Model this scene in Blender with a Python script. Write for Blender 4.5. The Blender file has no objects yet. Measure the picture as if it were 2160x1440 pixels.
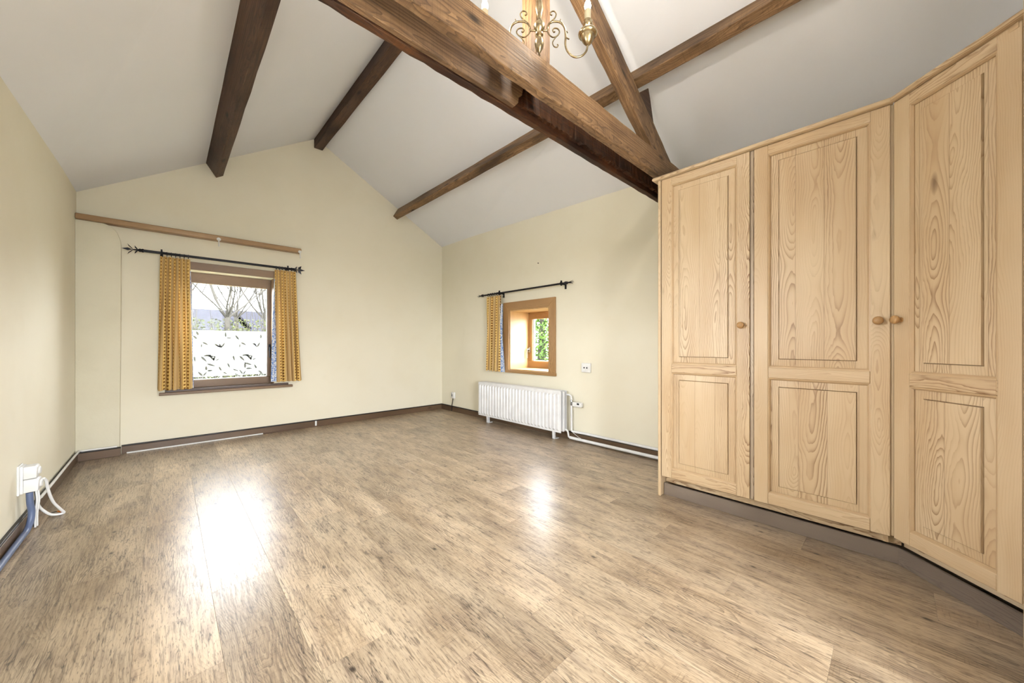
import bpy, bmesh, math, random
from mathutils import Vector, Matrix, Euler
random.seed(7)
SC = bpy.context.scene
COL = SC.collection
PI = math.pi

# ------------------------------------------------------------------ camera
YAW = math.radians(43.45)
CAM_H = 1.1
cam_d = bpy.data.cameras.new('camera')
cam = bpy.data.objects.new('camera', cam_d); COL.objects.link(cam)
cam_d.sensor_width = 36.0
cam_d.lens = 767.0 / 2160.0 * 36.0
cam_d.shift_y = 6.0 / 2160.0
cam_d.clip_start = 0.02; cam_d.clip_end = 200
cam.location = (0, 0, CAM_H)
cam.rotation_euler = (PI / 2, 0, -YAW)
SC.camera = cam

# ------------------------------------------------------------------ world (overcast sky), exposure
SKY_STRENGTH = 25.0
world = bpy.data.worlds.new('overcast_sky'); SC.world = world
world.use_nodes = True
bg = world.node_tree.nodes['Background']
bg.inputs['Color'].default_value = (0.94, 0.948, 1.0, 1)
bg.inputs['Strength'].default_value = SKY_STRENGTH
SC.view_settings.view_transform = 'Standard'
SC.view_settings.look = 'None'
SC.view_settings.gamma = 1.0
SC.view_settings.use_curve_mapping = False
SC.view_settings.exposure = 0.64
BULB_WATTS = 9.0
SC.cycles.max_bounces = 5
SC.cycles.diffuse_bounces = 3
SC.cycles.glossy_bounces = 2
SC.cycles.transmission_bounces = 2
SC.cycles.transparent_max_bounces = 8
SC.cycles.sample_clamp_indirect = 6.0
SC.cycles.adaptive_threshold = 0.06
SC.cycles.caustics_reflective = False
SC.cycles.caustics_refractive = False

def portal(name, loc, rot, sx, sy):
    l = bpy.data.lights.new(name, 'AREA'); l.shape = 'RECTANGLE'; l.size = sx; l.size_y = sy
    l.cycles.is_portal = True
    o = bpy.data.objects.new(name, l); COL.objects.link(o); o.location = loc; o.rotation_euler = rot
    return o

# ------------------------------------------------------------------ room measures (metres)
XL, XR = -0.63, 3.42            # side walls
YB, YN = 5.36, -1.8             # gable wall ahead, wall behind the camera
RIDGE_X, RIDGE_Z = 1.455, 3.865
def eave_l(y): return 2.535 - 0.034 * (YB - y)
def eave_r(y): return 2.742 - 0.021 * (YB - y)
W1 = dict(x0=0.13, x1=0.97, z0=0.60, z1=1.925)      # window opening, gable wall
W2 = dict(y0=2.94, y1=3.655, z0=0.755, z1=1.567)    # window opening, right wall
W3 = dict(x0=-0.30, x1=1.20, z0=0.04, z1=2.30)      # glazed doors added behind the camera for more daylight
W4 = dict(y0=1.10, y1=2.05, z0=0.95, z1=2.05)      # window added in the left wall to brighten the room
portal('daylight_portal', ((W1['x0']+W1['x1'])/2, YB+.36, (W1['z0']+W1['z1'])/2), (-PI/2, 0, 0), .84, 1.325)
portal('daylight_portal', (XR+.46, (W2['y0']+W2['y1'])/2, (W2['z0']+W2['z1'])/2), (0, PI/2, 0), .81, .715)
portal('daylight_portal', ((W3['x0']+W3['x1'])/2, YN-.32, (W3['z0']+W3['z1'])/2), (PI/2, 0, 0), 1.5, 2.26)
portal('daylight_portal', (XL-.31, (W4['y0']+W4['y1'])/2, (W4['z0']+W4['z1'])/2), (0, -PI/2, 0), 1.1, .95)

# ================================================================== helpers
def lin(c):
    c /= 255.0
    return c / 12.92 if c <= 0.04045 else ((c + 0.055) / 1.055) ** 2.4
def rgb(r, g, b): return (lin(r), lin(g), lin(b), 1.0)

class G:
    """small node-graph writer"""
    def __init__(s, name):
        s.m = bpy.data.materials.new(name); s.m.use_nodes = True
        s.nt = s.m.node_tree; s.nt.nodes.clear()
        s.out = s.nt.nodes.new('ShaderNodeOutputMaterial')
    def node(s, t, **kw):
        n = s.nt.nodes.new(t)
        for k, v in kw.items(): setattr(n, k, v)
        return n
    def put(s, sock, v):
        if v is None: return
        if isinstance(v, bpy.types.NodeSocket): s.nt.links.new(v, sock)
        else: sock.default_value = v
    def math(s, op, a, b=None, c=None, clamp=False):
        n = s.node('ShaderNodeMath', operation=op, use_clamp=clamp)
        s.put(n.inputs[0], a); s.put(n.inputs[1], b); s.put(n.inputs[2], c)
        return n.outputs[0]
    def add(s, a, b): return s.math('ADD', a, b)
    def sub(s, a, b): return s.math('SUBTRACT', a, b)
    def mul(s, a, b): return s.math('MULTIPLY', a, b)
    def rng(s, v, a, b, c=0.0, d=1.0, smooth=False):
        n = s.node('ShaderNodeMapRange'); n.clamp = True
        if smooth: n.interpolation_type = 'SMOOTHSTEP'
        s.put(n.inputs[0], v); n.inputs[1].default_value = a; n.inputs[2].default_value = b
        n.inputs[3].default_value = c; n.inputs[4].default_value = d
        return n.outputs[0]
    def sep(s, v):
        n = s.node('ShaderNodeSeparateXYZ'); s.put(n.inputs[0], v); return n.outputs
    def comb(s, x, y, z):
        n = s.node('ShaderNodeCombineXYZ'); s.put(n.inputs[0], x); s.put(n.inputs[1], y); s.put(n.inputs[2], z)
        return n.outputs[0]
    def noise(s, v, scale, detail=2.0, rough=0.5, dist=0.0):
        n = s.node('ShaderNodeTexNoise'); s.put(n.inputs['Vector'], v)
        n.inputs['Scale'].default_value = scale; n.inputs['Detail'].default_value = detail
        n.inputs['Roughness'].default_value = rough; n.inputs['Distortion'].default_value = dist
        return n.outputs['Fac']
    def white(s, v):
        n = s.node('ShaderNodeTexWhiteNoise'); n.noise_dimensions = '1D'; s.put(n.inputs['W'], v)
        return n.outputs['Value']
    def voro(s, v, scale, feature='F1', rnd=1.0):
        n = s.node('ShaderNodeTexVoronoi'); n.feature = feature
        s.put(n.inputs['Vector'], v); n.inputs['Scale'].default_value = scale; n.inputs['Randomness'].default_value = rnd
        return n.outputs['Distance']
    def mix(s, f, a, b, mode='MIX'):
        n = s.node('ShaderNodeMix', data_type='RGBA', blend_type=mode)
        s.put(n.inputs['Factor'], f); s.put(n.inputs['A'], a); s.put(n.inputs['B'], b)
        return n.outputs['Result']
    def ramp(s, f, stops, interp='LINEAR'):
        n = s.node('ShaderNodeValToRGB'); e = n.color_ramp.elements; n.color_ramp.interpolation = interp
        while len(e) > 1: e.remove(e[-1])
        e[0].position = stops[0][0]; e[0].color = stops[0][1]
        for p, c in stops[1:]:
            q = e.new(p); q.color = c
        s.put(n.inputs[0], f); return n.outputs[0]
    def obj(s): return s.node('ShaderNodeTexCoord').outputs['Object']
    def uv(s): return s.node('ShaderNodeTexCoord').outputs['UV']
    def rand(s): return s.node('ShaderNodeObjectInfo').outputs['Random']
    def bump(s, h, strength, dist=0.01):
        n = s.node('ShaderNodeBump'); n.inputs['Strength'].default_value = strength
        n.inputs['Distance'].default_value = dist; s.put(n.inputs['Height'], h); return n.outputs[0]
    def principled(s, color, rough=0.5, normal=None, metallic=0.0, spec=0.5, coat=0.0, coat_rough=0.1, emit=None, emit_s=0.0, alpha=None):
        p = s.node('ShaderNodeBsdfPrincipled')
        s.put(p.inputs['Base Color'], color); s.put(p.inputs['Roughness'], rough)
        s.put(p.inputs['Metallic'], metallic); s.put(p.inputs['Specular IOR Level'], spec)
        s.put(p.inputs['Coat Weight'], coat); s.put(p.inputs['Coat Roughness'], coat_rough)
        if normal is not None: s.put(p.inputs['Normal'], normal)
        if emit is not None:
            s.put(p.inputs['Emission Color'], emit); p.inputs['Emission Strength'].default_value = emit_s
        if alpha is not None: s.put(p.inputs['Alpha'], alpha)
        s.nt.links.new(p.outputs[0], s.out.inputs[0])
        return s.m

MATS = {}
def cached(key, fn):
    if key not in MATS: MATS[key] = fn()
    return MATS[key]

def plain(name, color, rough=0.5, metallic=0.0, var=0.06, spec=0.5):
    def mk():
        g = G(name); o = g.obj()
        n = g.noise(o, 9.0, 3.0)
        c = g.mix(g.rng(n, .3, .7), tuple(color), tuple([x * (1 - var * 2) for x in color[:3]]) + (1,))
        return g.principled(c, rough, metallic=metallic, spec=spec)
    return cached(name, mk)

def axes(g, o, axis):
    x, y, z = g.sep(o)
    return {'X': (x, y, z), 'Y': (y, x, z), 'Z': (z, x, y)}[axis]     # grain, across a, across b

def pine(name, axis, light, mid, dark, freq=105.0, boards=None, rough=0.42, contrast=1.0):
    """planed pine: cathedral growth rings, drifting pith, optional glued boards, knots"""
    def mk():
        g = G(name); o = g.obj(); gr, a, b = axes(g, o, axis); r = g.rand()
        gr = g.add(gr, g.mul(r, 37.0))
        if boards:
            q = g.add(g.math('DIVIDE', a, boards), g.mul(r, 11.0))
            idn = g.math('FLOOR', q)
            h1 = g.white(g.add(idn, 3.1)); h2 = g.white(g.add(idn, 9.7)); h3 = g.white(g.add(idn, 21.3))
            aa = g.mul(g.sub(g.sub(q, idn), 0.5), boards)
            gr2 = g.add(gr, g.mul(h3, 9.0))
            seam = g.rng(g.math('ABSOLUTE', g.sub(g.sub(q, idn), 0.5)), .485, .499)
        else:
            aa = a; gr2 = gr
            h1 = g.white(g.mul(r, 91.0)); h2 = g.white(g.mul(r, 57.0)); h3 = h1; seam = 0.0
        n1 = g.noise(g.comb(g.mul(gr2, 1.1), h1, h2), 1.0, 1.0)
        n2 = g.noise(g.comb(g.mul(gr2, 1.7), h2, 4.0), 1.0, 1.0)
        wob = g.noise(g.comb(g.mul(gr2, 5.0), g.mul(aa, 26.0), g.mul(b, 26.0)), 1.0, 3.0, .55)
        ca = g.add(g.mul(g.sub(h1, .5), .15), g.mul(g.sub(n1, .5), .10))
        cb = g.add(g.mul(g.sub(h2, .5), .05), g.mul(g.sub(n2, .5), .22))
        da = g.add(g.sub(aa, ca), g.mul(g.sub(wob, .5), .022)); db = g.add(g.sub(b, cb), g.mul(g.sub(wob, .5), .012))
        rad = g.math('SQRT', g.add(g.mul(da, da), g.mul(db, db)))
        ph = g.mul(rad, freq)
        fr = g.math('FRACT', ph)
        late = g.math('POWER', fr, 3.2)                       # slow build up to dark latewood, sharp edge
        late = g.mul(late, g.rng(fr, 1.0, .93))
        amp = g.rng(g.noise(g.comb(g.mul(gr2, .9), g.mul(aa, 7.0), h1), 1.0, 2.0), .35, .68, .12, 1.0)
        late = g.mul(g.mul(late, amp), g.rng(h3, .25, .75, contrast * .35, contrast * 1.7))
        fine = g.noise(g.comb(g.mul(gr, 9.0), g.mul(a, 420.0), g.mul(b, 420.0)), 1.0, 2.0)
        tone = g.noise(g.comb(g.mul(gr, .9), g.mul(a, 5.0), g.mul(b, 5.0)), 1.0, 3.0)
        base = g.mix(g.rng(tone, .35, .7), light, mid)
        base = g.mix(g.mul(g.rng(fine, .45, .75), .22), base, mid)
        base = g.mix(g.mul(g.sub(h3, .5), .5), base, mid)
        c = g.mix(g.math('MINIMUM', late, 1.0), base, dark)
        kn = g.voro(g.comb(g.mul(gr, 1.35), g.mul(a, 4.2), g.mul(b, 4.2)), 1.0)
        kw = g.add(kn, g.mul(g.sub(wob, .5), .06))
        c = g.mix(g.rng(kw, .085, .03, 0, .85), c, tuple([v * .45 for v in dark[:3]]) + (1,))
        if boards: c = g.mix(g.mul(seam, .55), c, tuple([v * .55 for v in dark[:3]]) + (1,))
        return g.principled(c, rough, spec=.4)
    return cached(name + axis, mk)

PINE = (rgb(202, 180, 148), rgb(184, 156, 120), rgb(114, 76, 40))
def pine_z(): return pine('pine_panel', 'Z', *PINE, boards=.125)
def pine_v(): return pine('pine_stile', 'Z', *PINE, freq=135)
def pine_h(): return pine('pine_rail', 'X', *PINE, freq=135)
OAK = (rgb(172, 134, 88), rgb(152, 114, 70), rgb(104, 76, 44))
def oak(axis): return pine('stained_oak', axis, *OAK, freq=210, contrast=.6)
WALN = (rgb(132, 106, 80), rgb(114, 90, 66), rgb(76, 58, 42))
def walnut(axis): return pine('brown_window_oak', axis, *WALN, freq=230, contrast=.6)

def beam_wood(name, axis, light, mid, dark, patch=.5):
    """rough old structural timber: long checks, saw marks, knots, dark stained patches"""
    def mk():
        g = G(name); o = g.obj(); gr, a, b = axes(g, o, axis); r = g.rand()
        gr = g.add(gr, g.mul(r, 23.0))
        wob = g.noise(g.comb(g.mul(gr, 2.2), g.mul(a, 9.0), g.mul(b, 9.0)), 1.0, 3.0)
        rad = g.math('SQRT', g.add(g.math('POWER', g.add(g.sub(a, .03), g.mul(g.sub(wob, .5), .09)), 2.0), g.math('POWER', g.add(g.add(b, .05), g.mul(g.sub(wob, .5), .12)), 2.0)))
        ring = g.math('POWER', g.math('FRACT', g.mul(rad, 95.0)), 2.5)
        streak = g.noise(g.comb(g.mul(gr, 3.0), g.mul(a, 70.0), g.mul(b, 70.0)), 1.0, 4.0, .6)
        big = g.noise(g.comb(g.mul(gr, 1.5), g.mul(a, 6.0), g.mul(b, 6.0)), 1.0, 4.0, .6)
        saw = g.noise(g.comb(g.mul(gr, 160.0), g.mul(a, 6.0), g.mul(b, 6.0)), 1.0, 1.0)
        c = g.mix(g.rng(streak, .3, .7), light, mid)
        c = g.mix(g.mul(ring, .6), c, dark)
        c = g.mix(g.mul(g.rng(big, .46, .68), patch), c, dark)
        c = g.mix(g.mul(g.rng(saw, .5, .8), .25), c, dark)
        check = g.noise(g.comb(g.mul(gr, 1.4), g.mul(a, 42.0), g.mul(b, 42.0)), 1.0, 2.0)
        ck = g.rng(check, .70, .76)
        kn = g.voro(g.comb(g.mul(gr, 2.6), g.mul(a, 7.0), g.mul(b, 7.0)), 1.0)
        kf = g.rng(g.add(kn, g.mul(g.sub(wob, .5), .18)), .17, .06)
        c = g.mix(g.math('MAXIMUM', g.mul(ck, .75), g.mul(kf, .9)), c, tuple([v * .3 for v in dark[:3]]) + (1,))
        h = g.add(g.mul(streak, .6), g.mul(ck, -1.0))
        return g.principled(c, .55, g.bump(h, .5, .006), spec=.2)
    return cached(name + axis, mk)
def beam(axis): return beam_wood('old_pine_beam', axis, rgb(150, 118, 84), rgb(110, 82, 55), rgb(45, 30, 22), .8)
def beam_dark(axis): return beam_wood('dark_stained_beam', axis, rgb(94, 70, 52), rgb(70, 49, 37), rgb(36, 25, 22), .75)
def beam_darkest(axis): return beam_wood('darkest_beam', axis, rgb(92, 56, 30), rgb(58, 36, 22), rgb(24, 18, 16), .9)  # darkest of the beam tones, on the farther tie beam

def floor_mat():
    g = G('rustic_oak_laminate'); o = g.obj(); x, y, z = g.sep(o); r = g.rand()
    yy = g.add(y, g.mul(r, 53.0)); r2 = g.white(g.mul(r, 77.0)); r3 = g.white(g.mul(r, 131.0))
    wob = g.noise(g.comb(g.mul(x, 9.0), g.mul(yy, 2.2), r2), 1.0, 3.0, .55)
    n1 = g.noise(g.comb(g.mul(yy, 1.3), r2, r3), 1.0, 1.0)
    n2 = g.noise(g.comb(g.mul(yy, 1.9), r3, 5.0), 1.0, 1.0)
    da = g.add(g.sub(x, g.mul(g.sub(n1, .5), .22)), g.mul(g.sub(wob, .5), .09))
    db = g.add(g.mul(g.sub(n2, .5), .30), g.mul(g.sub(wob, .5), .05))
    rad = g.math('SQRT', g.add(g.mul(da, da), g.mul(db, db)))
    ring = g.math('POWER', g.math('FRACT', g.mul(rad, 120.0)), 2.2)
    amp = g.rng(g.noise(g.comb(g.mul(x, 5.0), g.mul(yy, 1.4), r3), 1.0, 2.0), .42, .66)
    streak = g.noise(g.comb(g.mul(x, 120.0), g.mul(yy, 7.0), 0.0), 1.0, 3.0, .65)
    fleck = g.noise(g.comb(g.mul(x, 210.0), g.mul(yy, 30.0), 3.0), 1.0, 2.0, .6)
    cross = g.noise(g.comb(g.mul(x, 14.0), g.mul(yy, 210.0), 7.0), 1.0, 2.0)
    big = g.noise(g.comb(g.mul(x, 6.0), g.mul(yy, 1.8), r2), 1.0, 2.0, .6)
    mid = g.noise(g.comb(g.mul(x, 17.0), g.mul(yy, 5.0), r3), 1.0, 3.0, .6)
    L, M, D, P, K = rgb(202, 178, 145), rgb(168, 142, 109), rgb(80, 60, 43), rgb(132, 110, 94), rgb(48, 38, 32)
    c = g.mix(g.rng(big, .32, .68), L, M)
    c = g.mix(g.mul(g.rng(mid, .5, .72), .55), c, P)
    c = g.mix(g.mul(g.mul(ring, amp), .75), c, D)
    c = g.mix(g.mul(g.rng(streak, .50, .71), .74), c, D)
    c = g.mix(g.mul(g.rng(streak, .46, .28), .35), c, rgb(222, 200, 164))
    c = g.mix(g.mul(g.rng(fleck, .56, .70), .7), c, rgb(84, 64, 48))
    c = g.mix(g.mul(g.mul(g.rng(cross, .56, .74), g.rng(big, .5, .62)), .5), c, D)
    crack = g.noise(g.comb(g.mul(x, 24.0), g.mul(yy, 2.6), r2), 1.0, 3.0, .65)
    ckf = g.mul(g.rng(g.math('ABSOLUTE', g.sub(crack, .5)), .016, .0), g.rng(mid, .47, .56))
    c = g.mix(g.mul(ckf, .8), c, K)
    kn = g.voro(g.comb(g.mul(x, 8.0), g.mul(yy, 4.2), r3), 1.0)
    kf = g.rng(g.add(kn, g.mul(g.sub(fleck, .5), .10)), .085, .03)
    c = g.mix(g.mul(kf, .95), c, K)
    kring = g.mul(g.rng(kn, .24, .08), g.math('FRACT', g.mul(kn, 34.0)))
    c = g.mix(g.mul(kring, .35), c, D)
    bright = g.rng(r, 0.0, 1.0, .80, 1.06)
    hs = g.node('ShaderNodeHueSaturation'); hs.inputs['Saturation'].default_value = .88
    g.put(hs.inputs['Value'], bright); g.put(hs.inputs['Color'], c)
    rough = g.rng(streak, .3, .7, .27, .38)
    return g.principled(hs.outputs[0], rough, spec=.75)

def plaster(name, color, blot, bump=.25, rough=.85):
    def mk():
        g = G(name); o = g.obj()
        n1 = g.noise(o, 1.6, 3.0, .55); n3 = g.noise(o, 6.0, 2.0)
        c = g.mix(g.rng(n1, .4, .75, 0, .5), color, blot)
        c = g.mix(g.rng(n3, .62, .8, 0, .25), c, blot)
        return g.principled(c, rough, g.bump(g.noise(o, 20.0, 2.0, .6), bump, .006) if bump > .3 else None, spec=.25)
    return cached(name, mk)

def glass_mat():
    def mk():
        g = G('window_glass')
        t = g.node('ShaderNodeBsdfTransparent'); t.inputs[0].default_value = (.97, .985, .98, 1)
        s = g.node('ShaderNodeBsdfGlossy'); s.inputs['Roughness'].default_value = .01
        w = g.noise(g.obj(), 3.0, 2.0)
        m = g.node('ShaderNodeMixShader'); g.put(m.inputs[0], g.rng(w, 0, 1, .002, .004))
        g.nt.links.new(t.outputs[0], m.inputs[1]); g.nt.links.new(s.outputs[0], m.inputs[2])
        g.nt.links.new(m.outputs[0], g.out.inputs[0]); return g.m
    return cached('glass', mk)

def film_mat():
    def mk():
        g = G('frosted_film'); x, y, z = g.sep(g.obj())
        band = g.math('FRACT', g.mul(z, 7.0))
        t = g.node('ShaderNodeBsdfTranslucent'); t.inputs[0].default_value = (.95, .96, .97, 1)
        d = g.node('ShaderNodeBsdfDiffuse'); d.inputs[0].default_value = (.9, .91, .93, 1)
        tr = g.node('ShaderNodeBsdfTransparent')
        m1 = g.node('ShaderNodeMixShader'); m1.inputs[0].default_value = .35
        g.nt.links.new(t.outputs[0], m1.inputs[1]); g.nt.links.new(d.outputs[0], m1.inputs[2])
        m2 = g.node('ShaderNodeMixShader'); g.put(m2.inputs[0], g.rng(band, .1, .16, .12, .2))
        g.nt.links.new(m1.outputs[0], m2.inputs[1]); g.nt.links.new(tr.outputs[0], m2.inputs[2])
        g.nt.links.new(m2.outputs[0], g.out.inputs[0]); return g.m
    return cached('film', mk)

def curtain_mat():
    def mk():
        g = G('striped_curtain_print'); u, v, w = g.sep(g.uv())
        # cloth repeat 0.085 m: a motif stripe and a dotted weave stripe
        p = g.math('FRACT', g.math('DIVIDE', u, .085))
        base, tan, brown = rgb(238, 204, 128), rgb(224, 194, 140), rgb(134, 88, 46)
        c = g.mix(g.rng(p, .46, .50), base, tan)
        # leaf motifs
        mx = g.math('DIVIDE', g.sub(p, .24), .13)
        my = g.math('DIVIDE', g.sub(g.math('FRACT', g.math('DIVIDE', v, .036)), .5), .30)
        dd = g.math('SQRT', g.add(g.mul(mx, mx), g.mul(my, my)))
        wob = g.noise(g.comb(g.mul(u, 120.0), g.mul(v, 120.0), 0.0), 1.0, 1.0)
        c = g.mix(g.rng(g.add(dd, g.mul(g.sub(wob, .5), .9)), .95, .75), c, brown)
        # dotted weave
        q = g.mul(g.rng(g.math('ABSOLUTE', g.sub(g.math('FRACT', g.mul(p, 16.0)), .5)), .34, .26), g.rng(g.math('ABSOLUTE', g.sub(g.math('FRACT', g.mul(v, 170.0)), .5)), .34, .26))
        c = g.mix(g.mul(g.mul(q, g.rng(p, .50, .52)), .65), c, brown)
        edge = g.math('MAXIMUM', g.rng(g.math('ABSOLUTE', g.sub(p, .02)), .022, .012), g.rng(g.math('ABSOLUTE', g.sub(p, .47)), .022, .012))
        c = g.mix(g.mul(edge, .8), c, rgb(140, 92, 48))
        pr = g.node('ShaderNodeBsdfDiffuse'); g.put(pr.inputs[0], c)
        tl = g.node('ShaderNodeBsdfTranslucent'); g.put(tl.inputs[0], c)
        m = g.node('ShaderNodeMixShader'); m.inputs[0].default_value = .15
        g.nt.links.new(pr.outputs[0], m.inputs[1]); g.nt.links.new(tl.outputs[0], m.inputs[2])
        g.nt.links.new(m.outputs[0], g.out.inputs[0]); return g.m
    return cached('curtain', mk)

def lining_mat():
    def mk():
        g = G('blue_white_lining'); o = g.obj()
        n = g.noise(o, 60.0, 3.0, .6); x, y, z = g.sep(o)
        s = g.math('FRACT', g.mul(g.add(x, y), 24.0))
        c = g.mix(g.rng(n, .44, .56), rgb(88, 132, 205), rgb(226, 234, 244))
        c = g.mix(g.rng(s, .82, .86), c, rgb(240, 242, 245))
        return g.principled(c, .9, spec=.1)
    return cached('lining', mk)

WALL = lambda: plaster('pale_yellow_plaster', rgb(239, 233, 213), rgb(232, 224, 200))
CEIL = lambda: plaster('white_ceiling_plaster', rgb(240, 242, 247), rgb(236, 238, 243), bump=.12)
PIER = lambda: plaster('rough_pier_plaster', rgb(228, 222, 200), rgb(208, 201, 176), bump=.6)
WHITE = lambda: plain('white_enamel', rgb(238, 238, 238), .35)
PLASTIC = lambda: plain('white_plastic', rgb(240, 240, 238), .4)
IRON = lambda: plain('black_iron', rgb(34, 34, 40), .45, .6)
BLACK = lambda: plain('black_plastic', rgb(20, 20, 22), .5)
CHROME = lambda: plain('bright_metal', rgb(190, 192, 196), .25, .9)
SKIRT = lambda ax: pine('dark_skirting', ax, rgb(110, 88, 68), rgb(92, 72, 54), rgb(58, 44, 34), freq=230, contrast=.6, rough=.35)
PLINTH = lambda ax: pine('grey_plinth_oak', ax, rgb(132, 118, 104), rgb(108, 95, 84), rgb(66, 56, 50), freq=260, contrast=.8)
def BRASS():
    def mk():
        g = G('aged_brass'); n = g.noise(g.obj(), 40.0, 3.0)
        return g.principled(g.mix(g.rng(n, .35, .7), rgb(200, 184, 150), rgb(146, 128, 96)), .26, metallic=1.0)
    return cached('brass', mk)

# ------------------------------------------------------------------ meshes
class MB:
    def __init__(s): s.v = []; s.f = []; s.uv = None
    def add(s, vs, fs):
        o = len(s.v); s.v += [tuple(p) for p in vs]; s.f += [tuple(i + o for i in q) for q in fs]; return s
    def box(s, lo, hi):
        x0, y0, z0 = lo; x1, y1, z1 = hi
        return s.add([(x0, y0, z0), (x1, y0, z0), (x1, y1, z0), (x0, y1, z0), (x0, y0, z1), (x1, y0, z1), (x1, y1, z1), (x0, y1, z1)],
                     [(0, 3, 2, 1), (4, 5, 6, 7), (0, 1, 5, 4), (1, 2, 6, 5), (2, 3, 7, 6), (3, 0, 4, 7)])
    def prism(s, poly, axis, lo, hi):
        n = len(poly)
        def P(p, t): return {'X': (t, p[0], p[1]), 'Y': (p[0], t, p[1]), 'Z': (p[0], p[1], t)}[axis]
        vs = [P(p, lo) for p in poly] + [P(p, hi) for p in poly]
        fs = [tuple(range(n)), tuple(range(2 * n - 1, n - 1, -1))] + [(i, n + i, n + (i + 1) % n, (i + 1) % n) for i in range(n)]
        return s.add(vs, fs)
    def tube(s, path, r, n=8, cap=True):
        path = [Vector(p) for p in path]; m = len(path)
        rs = r if isinstance(r, (list, tuple)) else [r] * m
        up = None; vs = []; fs = []
        for i, p in enumerate(path):
            t = (path[min(i + 1, m - 1)] - path[max(i - 1, 0)]).normalized()
            if up is None:
                up = Vector((0, 0, 1)) if abs(t.z) < .9 else Vector((1, 0, 0))
            a = up - t * up.dot(t)
            if a.length < 1e-6: a = t.orthogonal()
            a.normalize(); b = t.cross(a); up = a
            for k in range(n):
                an = 2 * PI * k / n
                vs.append(p + (a * math.cos(an) + b * math.sin(an)) * rs[i])
        for i in range(m - 1):
            for k in range(n):
                k2 = (k + 1) % n
                fs.append((i * n + k, i * n + k2, (i + 1) * n + k2, (i + 1) * n + k))
        if cap:
            fs.append(tuple(range(n - 1, -1, -1))); fs.append(tuple((m - 1) * n + k for k in range(n)))
        return s.add(vs, fs)
    def lathe(s, prof, c=(0, 0, 0), axis='Z', n=16):
        vs = []; fs = []; m = len(prof)
        for r, h in prof:
            for k in range(n):
                a = 2 * PI * k / n; x, y = r * math.cos(a), r * math.sin(a)
                p = {'Z': (x, y, h), 'X': (h, x, y), 'Y': (x, h, y)}[axis]
                vs.append((c[0] + p[0], c[1] + p[1], c[2] + p[2]))
        for i in range(m - 1):
            for k in range(n):
                k2 = (k + 1) % n
                fs.append((i * n + k, i * n + k2, (i + 1) * n + k2, (i + 1) * n + k))
        fs.append(tuple(range(n - 1, -1, -1))); fs.append(tuple((m - 1) * n + k for k in range(n)))
        return s.add(vs, fs)
    def torus(s, c, R, r, axis, n=16, k=6):
        pts = []
        for i in range(n + 1):
            a = 2 * PI * i / n
            q = {'X': (0, math.cos(a), math.sin(a)), 'Y': (math.cos(a), 0, math.sin(a)), 'Z': (math.cos(a), math.sin(a), 0)}[axis]
            pts.append((c[0] + R * q[0], c[1] + R * q[1], c[2] + R * q[2]))
        return s.tube(pts, r, k, cap=False)
    def leaf(s, base, tip, width, thick=.002, side=None):
        """flattened pointed leaf"""
        base, tip = Vector(base), Vector(tip); d = tip - base
        w = (side if side is not None else d.cross(Vector((0, 1, 0)))); w = Vector(w)
        if w.length < 1e-6: w = d.orthogonal()
        w = w.normalized() * width / 2; nrm = d.cross(w).normalized() * thick
        m = base + d * .42
        vs = [base, m + w, tip, m - w, m + nrm, m - nrm]
        return s.add(vs, [(0, 4, 1), (1, 4, 2), (2, 4, 3), (3, 4, 0), (0, 1, 5), (1, 2, 5), (2, 3, 5), (3, 0, 5)])
    def build(s, name, mat, parent=None, origin=None, bevel=0, smooth=None, seg=1, recalc=True):
        """geometry is given in the parent's space; the object's own origin sits at its centre"""
        if origin is None:
            xs = list(zip(*s.v)); origin = [(min(q) + max(q)) / 2 for q in xs]
        me = bpy.data.meshes.new(name)
        me.from_pydata([(p[0] - origin[0], p[1] - origin[1], p[2] - origin[2]) for p in s.v], [], s.f)
        bm = bmesh.new(); bm.from_mesh(me)
        if recalc: bmesh.ops.recalc_face_normals(bm, faces=bm.faces)
        if bevel:
            bmesh.ops.bevel(bm, geom=list(bm.edges), offset=bevel, segments=seg, profile=.5, affect='EDGES', clamp_overlap=True)
        if smooth is not None:
            for f in bm.faces: f.smooth = True
            lim = math.radians(smooth)
            for e in bm.edges:
                if len(e.link_faces) == 2 and e.calc_face_angle(0) > lim: e.smooth = False
        bm.to_mesh(me); bm.free()
        if s.uv is not None:
            lay = me.uv_layers.new(name='UVMap')
            for l in me.loops: lay.data[l.index].uv = s.uv[l.vertex_index]
        me.materials.append(mat)
        o = bpy.data.objects.new(name, me); COL.objects.link(o); o.location = origin
        if parent is not None: o.parent = parent
        return o

def tag(o, label=None, cat=None, group=None, kind=None):
    if label: o['label'] = label
    if cat: o['category'] = cat
    if group: o['group'] = group
    if kind: o['kind'] = kind
    return o
def thing(name, loc, label, cat, group=None, kind=None, rz=0):
    e = bpy.data.objects.new(name, None); COL.objects.link(e); e.location = loc; e.rotation_euler = (0, 0, rz)
    e.empty_display_size = .05
    return tag(e, label, cat, group, kind)
class At:
    """writes world-space geometry as children of a root placed at loc"""
    def __init__(s, root): s.root = root; s.o = Vector(root.location)
    def __call__(s, name, mb, mat, parent=None, **kw):
        """mb in world coordinates"""
        par = parent if parent is not None else s.root
        off = Vector(s.o)
        if parent is not None: off = off + Vector(parent.location)
        mb.v = [(p[0] - off.x, p[1] - off.y, p[2] - off.z) for p in mb.v]
        return mb.build(name, mat, par, **kw)

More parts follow.
